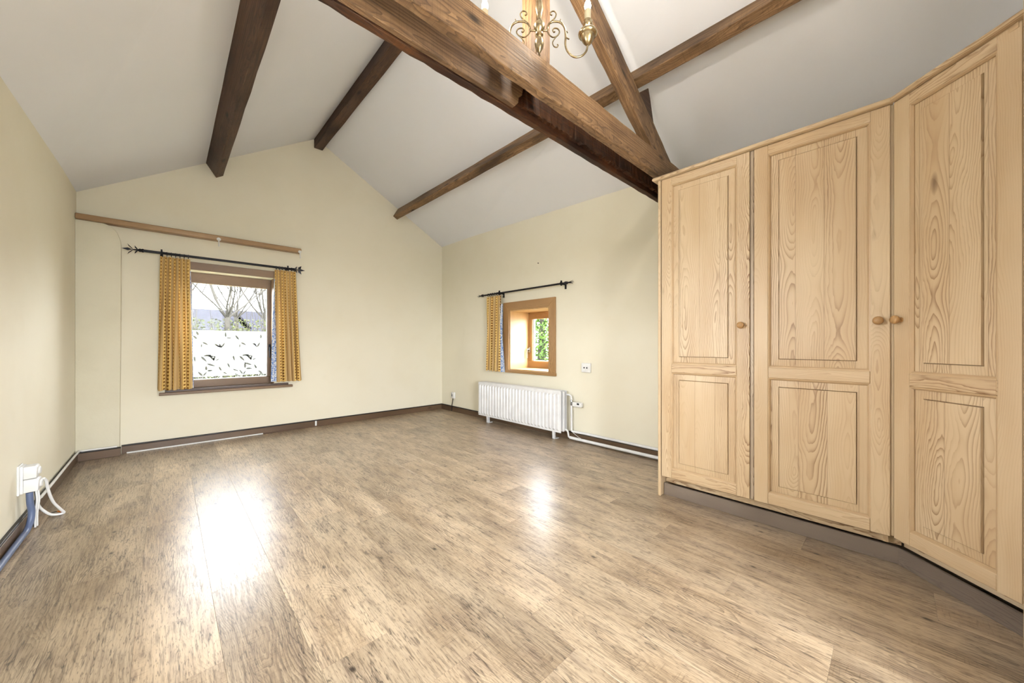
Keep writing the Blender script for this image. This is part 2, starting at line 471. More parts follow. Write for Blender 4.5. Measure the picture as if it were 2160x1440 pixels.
# ================================================================== the shell
# floor: sub-floor slab with single laminate planks lying on it
PLT = .012
floor = MB().box((XL - .3, YN - .3, -.14), (XR + .3, YB + .3, -PLT)).build('floor', plain('screed', rgb(120, 104, 84), .9), origin=(0, 0, 0))
tag(floor, 'brown rustic oak laminate floor of long planks', 'floor', kind='structure')
FM = floor_mat()
PW, PL_ = .232, 1.485
JOINT = {2: 1.335, 3: 1.04, 4: .795, 5: 1.02, 6: .682, 7: .155, 10: 1.37, 8: .52, 9: .95, 1: .6, 0: .12, -1: 1.1, -2: .4, -3: .8, 11: .35, 12: .9, 13: 1.2, 14: .6, 15: .1}
pmesh = {}
gap = .0002
for i in range(-3, 16):
    x0 = max(-.09 + PW * i, XL); x1 = min(-.09 + PW * (i + 1), XR)
    if x1 - x0 < .01: continue
    yj = JOINT.get(i, .3) - 3 * PL_
    while yj < YB:
        y0 = max(yj, YN); y1 = min(yj + PL_, YB); yj += PL_
        if y1 - y0 < .02: continue
        w, l = round(x1 - x0 - 2 * gap, 4), round(y1 - y0 - 2 * gap, 4)
        key = (w, l)
        loc = ((x0 + x1) / 2, (y0 + y1) / 2, -PLT / 2)
        if key not in pmesh:
            b = .0005
            m = MB()
            hw, hl, hz = w / 2, l / 2, PLT / 2
            m.add([(-hw, -hl, -hz), (hw, -hl, -hz), (hw, hl, -hz), (-hw, hl, -hz), (-hw, -hl, hz - b), (hw, -hl, hz - b), (hw, hl, hz - b), (-hw, hl, hz - b),
                   (-hw + b, -hl + b, hz), (hw - b, -hl + b, hz), (hw - b, hl - b, hz), (-hw + b, hl - b, hz)],
                  [(0, 3, 2, 1), (0, 1, 5, 4), (1, 2, 6, 5), (2, 3, 7, 6), (3, 0, 4, 7), (4, 5, 9, 8), (5, 6, 10, 9), (6, 7, 11, 10), (7, 4, 8, 11), (8, 9, 10, 11)])
            o = m.build('plank', FM, floor, origin=(0, 0, 0)); pmesh[key] = o.data
        else:
            o = bpy.data.objects.new('plank', pmesh[key]); COL.objects.link(o); o.parent = floor
        o.location = loc

# gable wall ahead with its window opening
m = MB(); T = .42
m.box((XL - .3, YB, -.14), (XR + .3, YB + T, W1['z0'])); m.box((XL - .3, YB, W1['z1']), (XR + .3, YB + T, 4.05))
m.box((XL - .3, YB, W1['z0']), (W1['x0'], YB + T, W1['z1'])); m.box((W1['x1'], YB, W1['z0']), (XR + .3, YB + T, W1['z1']))
tag(m.build('wall_back', WALL(), origin=(0, 0, 0)), 'pale yellow plastered gable wall with the larger window', 'wall', kind='structure')
# right wall with the small deep window
m = MB(); T2 = .50
m.box((XR, YN - .3, -.14), (XR + T2, YB, W2['z0'])); m.box((XR, YN - .3, W2['z1']), (XR + T2, YB, 2.80))
m.box((XR, YN - .3, W2['z0']), (XR + T2, W2['y0'], W2['z1'])); m.box((XR, W2['y1'], W2['z0']), (XR + T2, YB, W2['z1']))
tag(m.build('wall_right', WALL(), origin=(0, 0, 0)), 'pale yellow plastered side wall behind the radiator and wardrobe', 'wall', kind='structure')
m = MB()
m.box((XL - .3, YN - .3, -.14), (XL, YB, W4['z0'])); m.box((XL - .3, YN - .3, W4['z1']), (XL, YB, 2.62))
m.box((XL - .3, YN - .3, W4['z0']), (XL, W4['y0'], W4['z1'])); m.box((XL - .3, W4['y1'], W4['z0']), (XL, YB, W4['z1']))
tag(m.build('wall_left', WALL(), origin=(0, 0, 0)), 'pale yellow plastered side wall with the white socket', 'wall', kind='structure')
m = MB()
m.box((XL - .3, YN - .3, -.14), (XR + .3, YN, W3['z0'])); m.box((XL - .3, YN - .3, W3['z1']), (XR + .3, YN, 4.05))
m.box((XL - .3, YN - .3, W3['z0']), (W3['x0'], YN, W3['z1'])); m.box((W3['x1'], YN - .3, W3['z0']), (XR + .3, YN, W3['z1']))
tag(m.build('wall_near', WALL(), origin=(0, 0, 0)), 'pale yellow plastered wall behind the viewer with added glazed doors', 'wall', kind='structure')
# pitched ceiling
m = MB(); ya, yb = YN - .3, YB + .42
def slope(ex, ez, side):
    pts = []
    for y in (ya, yb):
        e = Vector((ex, y, ez(y))); r = Vector((RIDGE_X, y, RIDGE_Z)); d = (e - r)
        pts.append((r, e + d * .16))
    (r0, e0), (r1, e1) = pts; up = Vector((0, 0, .14))
    vs = [r0, e0, e1, r1]; vs += [p + up for p in vs]
    m.add(vs, [(0, 1, 2, 3), (7, 6, 5, 4), (0, 4, 5, 1), (1, 5, 6, 2), (2, 6, 7, 3), (3, 7, 4, 0)])
slope(XL, eave_l, -1); slope(XR + .03, eave_r, 1)
tag(m.build('ceiling', CEIL(), origin=(0, 0, 0)), 'white plastered ceiling sloping down both sides of the ridge', 'ceiling', kind='structure')
# shallow pier in the corner with a rounded shoulder
prof = [(XL, 0), (-.346, 0), (-.337, 1.2), (-.335, 2.09), (-.34, 2.13), (-.36, 2.20), (-.384, 2.235), (-.41, 2.26), (-.45, 2.274), (XL, 2.2755)]
tag(MB().prism(prof, 'Y', 5.285, YB + .002).build('wall_pier', PIER(), origin=(0, 0, 0), bevel=.006, seg=2, smooth=40), 'shallow plastered pier with rounded shoulder in the left corner', 'pier', kind='structure')

# skirting boards
def skirting(name, lo, hi, ax, label):
    r = thing(name, ((lo[0] + hi[0]) / 2, (lo[1] + hi[1]) / 2, 0), label, 'skirting board', kind='structure'); W = At(r)
    W('board', MB().box(lo, (hi[0], hi[1], hi[2] - .014)), SKIRT(ax), bevel=.002)
    W('top_lip', MB().box((lo[0], lo[1], hi[2] - .014), hi), plain('skirting_shadow_lip', rgb(30, 24, 22), .5), bevel=.003)  # profile edge, its shadow gap put into the near-black colour
    return r
skirting('baseboard_back', (-.335, YB - .018, 0), (XR - .018, YB, .088), 'X', 'dark brown skirting board below the gable window')
skirting('baseboard_right', (XR - .018, 1.24, 0), (XR, YB, .088), 'Y', 'dark brown skirting board behind the radiator')
skirting('baseboard_left', (XL, YN, 0), (XL + .018, 5.267, .088), 'Y', 'dark brown skirting board along the left wall')
skirting('baseboard_pier', (XL + .018, 5.267, 0), (-.335, 5.285, .088), 'X', 'short dark brown skirting board round the corner pier')

# ================================================================== roof timbers
def rough_prism(verts8, n, axis_dir, amp, seed):
    """timber between two end quads, cut in n lengths with slightly uneven arrises"""
    rnd = random.Random(seed); a, b = verts8[:4], verts8[4:]
    vs = []; fs = []
    for i in range(n + 1):
        t = i / n
        for k in range(4):
            p = Vector(a[k]).lerp(Vector(b[k]), t)
            j = Vector((rnd.uniform(-1, 1), rnd.uniform(-1, 1), rnd.uniform(-1, 1))) * amp
            if i in (0, n): j *= 0
            vs.append(p + j)
    for i in range(n):
        for k in range(4):
            k2 = (k + 1) % 4
            fs.append((i * 4 + k, i * 4 + k2, (i + 1) * 4 + k2, (i + 1) * 4 + k))
    fs.append((3, 2, 1, 0)); fs.append(tuple(n * 4 + k for k in range(4)))
    m = MB(); m.add(vs, fs); return m
def along_y(poly, y0, y1, n=26, amp=.0025, seed=1):
    return rough_prism([(p[0], y0, p[1]) for p in poly] + [(p[0], y1, p[1]) for p in poly], n, 'Y', amp, seed)

# left purlin: deep side square to the roof slope
sl = Vector((RIDGE_X - XL, 0, RIDGE_Z - 2.50)).normalized(); nl = Vector((sl.z, 0, -sl.x))
b0 = Vector((.405, 0, 3.008)); b1 = b0 + sl * .078
P4 = [(q.x, q.z) for q in (b0, b1, b1 - nl * .175, b0 - nl * .175)]
tag(along_y(P4, YN, YB, seed=3).build('purlin', beam_dark('Y'), bevel=.003), 'dark brown purlin on the left ceiling slope', 'beam', 'purlins under the sloping ceiling')
sr = Vector((XR - RIDGE_X, 0, 2.70 - RIDGE_Z)).normalized(); nr = Vector((sr.z, 0, -sr.x))
b0 = Vector((2.537, 0, 3.085)); b1 = b0 + sr * .078
P4 = [(q.x, q.z) for q in (b0, b1, b1 - nr * .175, b0 - nr * .175)]
tag(along_y(P4, YN, YB, seed=4).build('purlin', beam('Y'), bevel=.003), 'brown purlin on the right ceiling slope above the small window', 'beam', 'purlins under the sloping ceiling')
tag(along_y([(1.425, 3.73), (1.53, 3.73), (1.53, 3.90), (1.425, 3.90)], YN, YB, seed=5).build('ridge_beam', beam_dark('Y'), bevel=.003), 'dark ridge beam under the peak of the ceiling', 'beam')

# tie beams of the truss
YA0, YA1, YC0, YC1 = 1.25, 1.302, 1.425, 1.495
TZ0, TZ1 = 2.395, 2.572
def along_x(poly, x0, x1, n, amp, seed):
    return rough_prism([(x0, p[0], p[1]) for p in poly] + [(x1, p[0], p[1]) for p in poly], n, 'X', amp, seed)
tag(along_x([(YA0, TZ0), (YA1, TZ0), (YA1, TZ1), (YA0, TZ1)], XL, XR, 40, .002, 6).build('tie_beam', beam('X'), bevel=.003),
    'nearer tie beam of the truss, pale and knotty, under the brass chandelier', 'beam', 'twin tie beams')
r = thing('tie_beam', (1.4, 1.46, TZ0), 'farther tie beam of the truss, dark with a broken lighter facing', 'beam', 'twin tie beams'); W = At(r)
W('beam_body', along_x([(YC0 + .03, TZ0 - .004), (YC1, TZ0 - .004), (YC1, TZ1 - .005), (YC0 + .03, TZ1 - .005)], XL, XR, 60, .0025, 8), beam_darkest('X'), bevel=.002)
# lighter facing plank that breaks off beside the king post
mm = MB(); rnd = random.Random(3)
pl = [(XL, TZ0 + .004), (1.375, TZ0 + .004), (1.398, TZ0 + .03), (1.402, TZ0 + .06), (1.428, TZ0 + .085), (1.435, TZ0 + .12), (1.46, TZ1 - .01), (XL, TZ1 - .01)]
mm.prism(pl, 'Y', YC0, YC0 + .028)
W('facing_plank', mm, beam('X'), bevel=.002)
# splintered dark packing right of the king post
mm = along_x([(YC0 + .004, TZ0 + .035), (YC0 + .032, TZ0 + .035), (YC0 + .032, TZ1 - .015), (YC0 + .004, TZ1 - .015)], 1.45, XR, 90, .006, 12)
W('packing_piece', mm, beam_darkest('X'))

# king post, principal rafters, purlin chock
tag(rough_prism([(1.42, 1.312, TZ0 + .13), (1.532, 1.312, TZ0 + .13), (1.532, 1.42, TZ0 + .13), (1.42, 1.42, TZ0 + .13), (1.42, 1.312, 3.735), (1.532, 1.312, 3.735), (1.532, 1.42, 3.735), (1.42, 1.42, 3.735)], 16, 'Z', .002, 9).build('king_post', beam('Z'), bevel=.004),
    'upright king post of the truss rising behind the chandelier', 'post')
def rafter(x0, zb0, x1, zb1, h, label, seed):
    L = math.hypot(x1 - x0, zb1 - zb0); ang = math.atan2(zb1 - zb0, x1 - x0)
    mb = rough_prism([(0, 1.312, 0), (0, 1.38, 0), (0, 1.38, h), (0, 1.312, h), (L, 1.312, 0), (L, 1.38, 0), (L, 1.38, h), (L, 1.312, h)], 20, 'X', .0025, seed)
    o = mb.build('rafter', beam('X'), origin=(0, 0, 0), bevel=.004)
    o.location = (x0, 0, zb0); o.rotation_euler = (0, -ang, 0)
    return tag(o, label, 'beam', 'principal rafters of the truss')
rafter(1.533, 3.375, 3.16, 2.395, .186, 'slanting truss rafter running down to the wardrobe side', 14)
rafter(1.419, 3.375, -.50, 2.40, .186, 'slanting truss rafter running down to the left wall', 15)
tag(MB().prism([(2.55, 2.975), (2.705, 3.085), (2.735, 3.02), (2.80, 2.83)], 'Y', 1.318, 1.385).build('purlin_chock', beam_dark('X'), bevel=.003), 'small dark timber chock wedged between rafter and right purlin', 'chock')

# ================================================================== window in the gable wall
GY = YB + .20                      # glass plane
w1 = thing('window_1', (.55, YB, W1['z0']), 'brown framed window with leaf film in the gable wall', 'window', kind='structure'); W = At(w1)
fy0, fy1 = YB + .165, YB + .235
gx0, gx1, gz0, gz1 = .20, .925, .69, 1.808
W('head_trim', MB().box((W1['x0'] - .01, YB - .018, W1['z1'] + .002), (W1['x1'], YB, 2.012)), walnut('X'), bevel=.002)
fr = W('frame_rail', MB().box((W1['x0'], fy0, gz1), (W1['x1'], fy1, W1['z1'])), walnut('X'), bevel=.003)
W('frame_rail', MB().box((W1['x0'], fy0, W1['z0'] + .003), (W1['x1'], fy1, gz0)), walnut('X'), bevel=.003)
W('frame_stile', MB().box((W1['x0'], fy0, gz0), (gx0, fy1, gz1)), walnut('Z'), bevel=.003)
W('frame_stile', MB().box((gx1, fy0, gz0), (W1['x1'], fy1, gz1)), walnut('Z'), bevel=.003)
W('reveal_lining', MB().box((W1['x1'] - .006, YB, W1['z0'] + .003), (W1['x1'], fy0, W1['z1'])), walnut('Z'))
W('glazing_bead', MB().box((gx0, fy0 + .004, gz0), (gx0 + .008, fy0 + .03, gz1)).box((gx1 - .008, fy0 + .004, gz0), (gx1, fy0 + .03, gz1)).box((gx0, fy0 + .004, gz0), (gx1, fy0 + .03, gz0 + .008)), WHITE())
W('pane', MB().box((gx0, GY, gz0), (gx1, GY + .004, gz1)), glass_mat())
film = W('frosted_film', MB().box((gx0 + .008, GY - .003, gz0 + .035), (gx1 - .008, GY - .001, 1.262)), film_mat())
tag(film, 'frosted white film with grey leaf print')
lf = MB(); rnd = random.Random(21); fyy = GY - .004
def flatleaf(mb, x, z, ang, L, w):
    d = Vector((math.cos(ang), 0, math.sin(ang))); sd = Vector((-math.sin(ang), 0, math.cos(ang)))
    b = Vector((x, fyy, z)); pts = [b, b + d * L * .3 + sd * w * .5, b + d * L * .65 + sd * w * .42, b + d * L, b + d * L * .6 - sd * w * .4, b + d * L * .3 - sd * w * .45]
    mb.add(pts, [tuple(range(6))])
def sprig(x, z, ang, L, leaves):
    d = Vector((math.cos(ang), 0, math.sin(ang))); sd = Vector((-math.sin(ang), 0, math.cos(ang))) * .0022
    b = Vector((x, fyy, z)); e = b + d * L
    lf.add([b - sd, b + sd, e + sd * .4, e - sd * .4], [(0, 1, 2, 3)])
    for t, da, ll in leaves: flatleaf(lf, x + d.x * L * t, z + d.z * L * t, ang + da, ll * 1.15, ll * .32)
for ox in (0, .36):
    sprig(gx0 + .03 + ox, .84, .35, .19, [(.55, -.75, .085), (.9, .9, .07), (1, 1.9, .08), (1, .1, .05)])
    sprig(gx0 + .02 + ox, .97, -.1, .13, [(.0, -1.3, .07), (.45, -.8, .085), (.6, .25, .08), (.9, .1, .07)])
    sprig(gx0 + .06 + ox, 1.04, .6, .05, [(.6, .9, .05)])
for x, z, a in [(.05, 1.16, 2.3), (.09, 1.13, -.6), (.06, 1.20, 1.9), (.20, 1.11, -.7), (.22, 1.09, -.5), (.27, 1.06, 2.0), (.27, 1.06, 1.1), (.31, 1.18, 1.6), (.31, 1.18, -.1), (.44, 1.15, 2.1), (.45, 1.13, -.6),
                (.57, 1.12, -.7), (.62, 1.06, 2.0), (.62, 1.06, 1.1), (.66, 1.17, 1.5), (.13, .79, 1.6), (.13, .79, 0.0), (.27, .78, 2.0), (.28, .77, -.6), (.35, .81, 1.9), (.37, .80, -.4), (.50, .80, 1.6), (.50, .80, 0),
                (.62, .79, 2.0), (.63, .77, -.6), (.02, .73, -.7), (.10, .725, 2.2), (.10, .725, 1.0), (.39, .75, -.7), (.48, .725, 2.1), (.48, .725, 1.1), (.64, .745, -.6)]:
    flatleaf(lf, gx0 + x, z, a, rnd.uniform(.06, .085), rnd.uniform(.020, .027))
W('leaf_print', lf, plain('grey_leaf_ink', rgb(150, 156, 148), .8), parent=film, recalc=False)
W('inner_sill', MB().box((W1['x0'], YB - .02, W1['z0'] - .012), (W1['x1'], fy0 + .01, W1['z0'] + .003)), plain('dark_sill_ledge', rgb(70, 48, 34), .45), bevel=.002)
W('sill_nosing', MB().box((-.065, YB - .05, .558), (1.165, YB, .588)), walnut('X'), bevel=.004)
W('sill_packing', MB().box((-.02, YB - .03, .588), (1.12, YB, .612)), plain('dark_sill_ledge', rgb(70, 48, 34), .45), bevel=.002)
hd = MB().box((.938, fy0 - .012, 1.02), (.962, fy0, 1.10)); hd.tube([(.95, fy0 - .01, 1.06), (.95, fy0 - .045, 1.06), (.948, fy0 - .05, 1.04), (.945, fy0 - .05, .93)], [.008, .008, .009, .007], 8)
tag(W('handle', hd, IRON(), smooth=40), 'black window handle')

# ================================================================== small deep window in the right wall
w2 = thing('window_2', (XR, 3.3, W2['z0']), 'small oak lined window in a deep reveal above the radiator', 'window', kind='structure'); W = At(w2)
y0, y1, z0, z1 = W2['y0'], W2['y1'], W2['z0'], W2['z1']; DX = XR + .36; TW = .108; th = .016
# mitred architrave
def mitre(a, b, c, d): return MB().prism([a, b, c, d], 'X', XR - .022, XR)
W('architrave', mitre((y0, z1), (y1, z1), (y1 + TW, z1 + TW), (y0 - TW, z1 + TW)), oak('Y'), bevel=.002)
W('architrave', mitre((y0, z0 - .03), (y0, z1), (y0 - TW, z1 + TW), (y0 - TW, z0 - .03)), oak('Z'), bevel=.002)
W('architrave', mitre((y1, z0 - .03), (y1 + TW, z0 - .03), (y1 + TW, z1 + TW), (y1, z1)), oak('Z'), bevel=.002)
W('sill_board', MB().box((XR - .03, y0 - TW - .008, z0 - .042), (XR, y1 + TW, z0 - .006)), oak('Y'), bevel=.003)
LI = lambda ax: pine('light_oak_lining', ax, rgb(206, 172, 124), rgb(190, 154, 106), rgb(138, 104, 62), freq=200, contrast=.5)
W('reveal_lining', MB().box((XR, y1 - .012, z0), (DX, y1, z1)), LI('Z'))
W('reveal_lining', MB().box((XR, y0, z0), (DX, y0 + .012, z1)), LI('Z'))
W('reveal_lining', MB().box((XR, y0, z1 - .012), (DX, y1, z1)), LI('Y'))
W('reveal_sill', MB().box((XR - .004, y0, z0 - .006), (DX, y1, z0 + .010)), LI('Y'), bevel=.002)
sy0, sy1, sz0, sz1 = y0 + .10, 3.572, .862, 1.458
W('sash_rail', MB().box((DX, y0, sz1), (DX + .06, y1, z1)), oak('Y'), bevel=.004)
W('sash_rail', MB().box((DX, y0, z0), (DX + .06, y1, sz0)), oak('Y'), bevel=.004)
W('sash_stile', MB().box((DX, sy1, sz0), (DX + .06, y1, sz1)), oak('Z'), bevel=.004)
W('sash_stile', MB().box((DX, y0, sz0), (DX + .06, sy0, sz1)), oak('Z'), bevel=.004)
W('glazing_bead', MB().box((DX + .02, sy1 - .010, sz0), (DX + .055, sy1, sz1)).box((DX + .02, sy0, sz0), (DX + .055, sy1, sz0 + .010)), WHITE())
W('pane', MB().box((DX + .03, sy0, sz0), (DX + .034, sy1, sz1)), glass_mat())
hd = MB().box((DX - .012, 3.60, .985), (DX, 3.628, 1.06)); hd.tube([(DX - .008, 3.614, 1.03), (DX - .05, 3.614, 1.03), (DX - .058, 3.616, 1.015), (DX - .055, 3.618, .90)], [.008, .009, .010, .008], 8)
tag(W('handle', hd, CHROME(), smooth=40), 'chrome window handle')

# unseen glazed doors added behind the viewer to let in daylight
w3 = thing('added_window_3', (.45, YN, W3['z0']), 'unseen full height glazed doors added behind the viewer for daylight', 'window', kind='structure'); W = At(w3)
a0, a1, c0, c1 = W3['x0'], W3['x1'], W3['z0'], W3['z1']
for lo, hi, ax in [((a0, YN - .2, c0), (a1, YN - .14, c0 + .07), 'X'), ((a0, YN - .2, c1 - .07), (a1, YN - .14, c1), 'X')]:
    W('frame_rail', MB().box(lo, hi), walnut(ax), bevel=.003)
for xx in (a0, (a0 + a1) / 2 - .035, a1 - .07):
    W('frame_stile', MB().box((xx, YN - .2, c0 + .07), (xx + .07, YN - .14, c1 - .07)), walnut('Z'), bevel=.003)
W('pane', MB().box((a0 + .07, YN - .175, c0 + .07), (a1 - .07, YN - .171, c1 - .07)), glass_mat())

w4 = thing('added_window_4', (XL, 1.575, W4['z0']), 'unseen brown framed window added in the left wall for daylight', 'window', kind='structure'); W = At(w4)  # window added out of view so daylight reaches the right wall
a0, a1, c0, c1 = W4['y0'], W4['y1'], W4['z0'], W4['z1']
for za, zb in ((c0, c0 + .07), (c1 - .07, c1)):
    W('frame_rail', MB().box((XL - .2, a0, za), (XL - .14, a1, zb)), walnut('Y'), bevel=.003)
for yy in (a0, (a0 + a1) / 2 - .035, a1 - .07):
    W('frame_stile', MB().box((XL - .2, yy, c0 + .07), (XL - .14, yy + .07, c1 - .07)), walnut('Z'), bevel=.003)
W('pane', MB().box((XL - .175, a0 + .07, c0 + .07), (XL - .171, a1 - .07, c1 - .07)), glass_mat())
W('sill_board', MB().box((XL - .14, a0, c0 - .02), (XL + .04, a1, c0 + .004)), walnut('Y'), bevel=.004)

# ================================================================== fitted wardrobes
def make_door(root, x0, x1, z0, z1, knob_side):
    """framed door in unit space: x to the right, y into the room's wall, front face at y = 0"""
    st, t = .070, .022
    zt, zm1, zm0, zb = 2.234, .962, .900, .213
    cx = (x0 + x1) / 2
    # mould lining round the two openings carries the door
    mb = MB()
    for (za, zc) in ((zm1, zt), (zb, zm0)):
        a, b = x0 + st, x1 - st; q = .012
        o4 = [(a, za), (b, za), (b, zc), (a, zc)]; i4 = [(a + q, za + q), (b - q, za + q), (b - q, zc - q), (a + q, zc - q)]
        for k in range(4):
            k2 = (k + 1) % 4
            # ovolo: two facets from the door face down to the panel
            m4 = [((o4[k][0] * .55 + i4[k][0] * .45), (o4[k][1] * .55 + i4[k][1] * .45)), ((o4[k2][0] * .55 + i4[k2][0] * .45), (o4[k2][1] * .55 + i4[k2][1] * .45))]
            P = lambda p, y: (p[0], y, p[1])
            mb.add([P(o4[k], .003), P(o4[k2], .003), P(m4[1], .004), P(m4[0], .004)], [(0, 1, 2, 3)])
            mb.add([P(m4[0], .004), P(m4[1], .004), P(i4[k2], .011), P(i4[k], .011)], [(0, 1, 2, 3)])
            mb.add([P(i4[k], .011), P(i4[k2], .011), P(i4[k2], .020), P(i4[k], .020)], [(0, 1, 2, 3)])
            mb.add([P(o4[k], .020), P(o4[k2], .020), P(o4[k2], .003), P(o4[k], .003)], [(0, 1, 2, 3)])
    door = mb.build('door', plain('pine_moulding', PINE[1], .45), root, recalc=True)
    L = Vector(door.location)
    def sub(name, b, mat, **kw):
        b.v = [(p[0] - L.x, p[1] - L.y, p[2] - L.z) for p in b.v]; return b.build(name, mat, door, **kw)
    sub('stile', MB().box((x0, 0, z0), (x0 + st, t, z1)), pine_v(), bevel=.0018)
    sub('stile', MB().box((x1 - st, 0, z0), (x1, t, z1)), pine_v(), bevel=.0018)
    sub('rail', MB().box((x0 + st, 0.0005, zt), (x1 - st, t, z1)), pine_h(), bevel=.0015)
    sub('rail', MB().box((x0 + st, -.001, zm0), (x1 - st, t, zm1)), pine_h(), bevel=.004)
    sub('rail', MB().box((x0 + st, -.001, z0), (x1 - st, t, zb)), pine_h(), bevel=.004)
    for (za, zc) in ((zm1, zt), (zb, zm0)):
        a, b = x0 + st + .004, x1 - st - .004; za2, zc2 = za + .004, zc - .004
        f = .050; y_f = .0065
        o4 = [(a, za2), (b, za2), (b, zc2), (a, zc2)]
        j4 = [(a + f - .0015, za2 + f - .0015), (b - f + .0015, za2 + f - .0015), (b - f + .0015, zc2 - f + .0015), (a + f - .0015, zc2 - f + .0015)]
        h4 = [(a + f - .0045, za2 + f - .0045), (b - f + .0045, za2 + f - .0045), (b - f + .0045, zc2 - f + .0045), (a + f - .0045, zc2 - f + .0045)]
        k4 = [(a + f, za2 + f), (b - f, za2 + f), (b - f, zc2 - f), (a + f, zc2 - f)]
        vs = [(p[0], .0160, p[1]) for p in o4] + [(p[0], .0205, p[1]) for p in j4] + [(p[0], y_f, p[1]) for p in k4] + [(p[0], .0215, p[1]) for p in o4] + [(p[0], .0135, p[1]) for p in h4]
        fs = [(8, 9, 10, 11), (15, 14, 13, 12)]
        for k in range(4):
            k2 = (k + 1) % 4
            fs += [(k, k2, 16 + k2, 16 + k), (16 + k, 16 + k2, 4 + k2, 4 + k), (4 + k, 4 + k2, 8 + k2, 8 + k), (12 + k, 12 + k2, k2, k)]
        sub('panel', MB().add(vs, fs), pine_z())
    kx = x1 - .042 if knob_side > 0 else x0 + .034
    kb = MB().lathe([(.012, .002), (.010, -.004), (.0085, -.012), (.011, -.018), (.0185, -.022), (.021, -.028), (.020, -.036), (.015, -.041), (.004, -.0425)], (kx, 0, 1.219), 'Y', 20)
    tag(sub('knob', kb, oak('Y'), smooth=50), 'turned brown wooden knob')
    return door
def cornice(root, pts, z0, name='cornice'):
    """bullnose moulding swept along a plan polyline given in root space (outer face on the right hand)"""
    prof = [(.018, 0), (-.010, 0), (-.018, .006), (-.020, .014), (-.016, .024), (-.006, .030), (.018, .030)]
    pts = [Vector((p[0], p[1], 0)) for p in pts]; n = len(pts); m = len(prof); vs = []
    for i, p in enumerate(pts):
        d0 = (p - pts[i - 1]).normalized() if i else (pts[1] - pts[0]).normalized()
        d1 = (pts[i + 1] - p).normalized() if i < n - 1 else d0
        n0 = Vector((-d0.y, d0.x, 0)); n1 = Vector((-d1.y, d1.x, 0)); bis = (n0 + n1).normalized(); k = 1 / max(.3, bis.dot(n0))
        for (u, h) in prof: vs.append(p + bis * u * k + Vector((0, 0, z0 + h)))
    fs = []
    for i in range(n - 1):
        for k in range(m): fs.append((i * m + k, i * m + (k + 1) % m, (i + 1) * m + (k + 1) % m, (i + 1) * m + k))
    fs.append(tuple(range(m))); fs.append(tuple((n - 1) * m + k for k in range(m)))
    return MB().add(vs, fs).build(name, pine_h(), root, smooth=45)

DZ0, DZ1 = .148, 2.287
XW, YW = 2.60, 1.195
wd = thing('wardrobe', (XW, YW, 0), 'two-door panelled pine wardrobe standing against the right wall', 'wardrobe', 'fitted pine wardrobes', rz=-PI / 2)
b = MB().box((0, -.001, 0), (.020, .81, 2.29)); b.build('side_panel', pine_v(), wd, bevel=.003)
MB().box((.022, .028, 2.268), (1.17, .81, 2.29)).build('top_board', pine_h(), wd)
MB().box((.022, .107, .105), (1.17, .81, .125)).build('bottom_board', pine_h(), wd)
MB().box((.022, .79, .125), (1.17, .81, 2.268)).build('back_board', pine_v(), wd)
MB().box((1.150, .030, .105), (1.168, .79, 2.268)).build('side_panel', pine_v(), wd)
MB().box((.022, .085, .085), (1.215, .105, .150)).build('bottom_rail', pine_h(), wd, bevel=.002)
MB().box((.022, .050, 0), (1.217, .066, .083)).build('plinth', PLINTH('X'), wd, bevel=.002)
MB().box((.578, .004, DZ0), (.598, .026, DZ1)).build('mullion', pine('greyed_pine', 'Z', rgb(186, 168, 146), rgb(160, 142, 122), rgb(110, 90, 70), freq=160), wd, bevel=.004)
make_door(wd, .026, .576, DZ0, DZ1, 1)
make_door(wd, .600, 1.176, DZ0, DZ1, 1)
MB().box((1.170, .012, .15), (1.190, .03, DZ1)).build('edge_strip', pine_v(), wd, bevel=.002)
cornice(wd, [(-.016, .5), (-.016, 0.0), (1.186, 0.0)], 2.29)

cw = thing('wardrobe', (2.60, .012, 0), 'single-door angled corner wardrobe at the right edge', 'wardrobe', 'fitted pine wardrobes', rz=math.radians(-135))
CI = Matrix.Rotation(math.radians(135), 4, 'Z')
def cl(x, y): v = CI @ Vector((x - 2.60, y - .012, 0)); return (v.x, v.y)
make_door(cw, .007, .466, DZ0, DZ1, -1)
MB().box((.4685, .002, .13), (.484, .030, DZ1)).build('edge_strip', pine_v(), cw, bevel=.005)
MB().prism([cl(2.70, .0), cl(3.40, .0), cl(3.40, -.92), cl(2.30, -.92), cl(2.30, -.40)], 'Z', .105, .125).build('bottom_board', pine_h(), cw)
poly = [cl(2.632, .0), cl(3.40, .0), cl(3.40, -.92), cl(2.275, -.92), cl(2.275, -.31)]
MB().prism(poly, 'Z', 2.268, 2.29).build('top_board', pine_h(), cw)
MB().box((-.03, .085, .085), (.484, .105, .150)).build('bottom_rail', pine_h(), cw, bevel=.002)
MB().box((-.0275, .050, 0), (.50, .066, .083)).build('plinth', PLINTH('X'), cw, bevel=.002)
cornice(cw, [(.007, 0.0), (.492, 0.0)], 2.29)
# taller unit along the near side, only its edge shows
tw = thing('wardrobe', (2.255, -.318, 0), 'taller pine wardrobe just past the corner unit, cut off by the right edge', 'wardrobe', 'fitted pine wardrobes', rz=PI)
MB().box((0, 0, .0), (.020, .60, 2.66)).build('side_panel', pine_v(), tw, bevel=.003)
MB().box((.58, 0, .0), (.600, .60, 2.66)).build('side_panel', pine_v(), tw, bevel=.003)
MB().box((.02, .026, 2.64), (.58, .60, 2.66)).build('top_board', pine_h(), tw)
MB().box((.02, .026, .105), (.58, .60, .125)).build('bottom_board', pine_h(), tw)
MB().box((.02, .58, .125), (.58, .60, 2.64)).build('back_board', pine_v(), tw)
MB().box((.02, .045, 0), (.58, .061, .105)).build('plinth', PLINTH('X'), tw, bevel=.002)
MB().box((.022, .0, 2.30), (.578, .022, 2.64)).build('fascia', pine_h(), tw, bevel=.003)
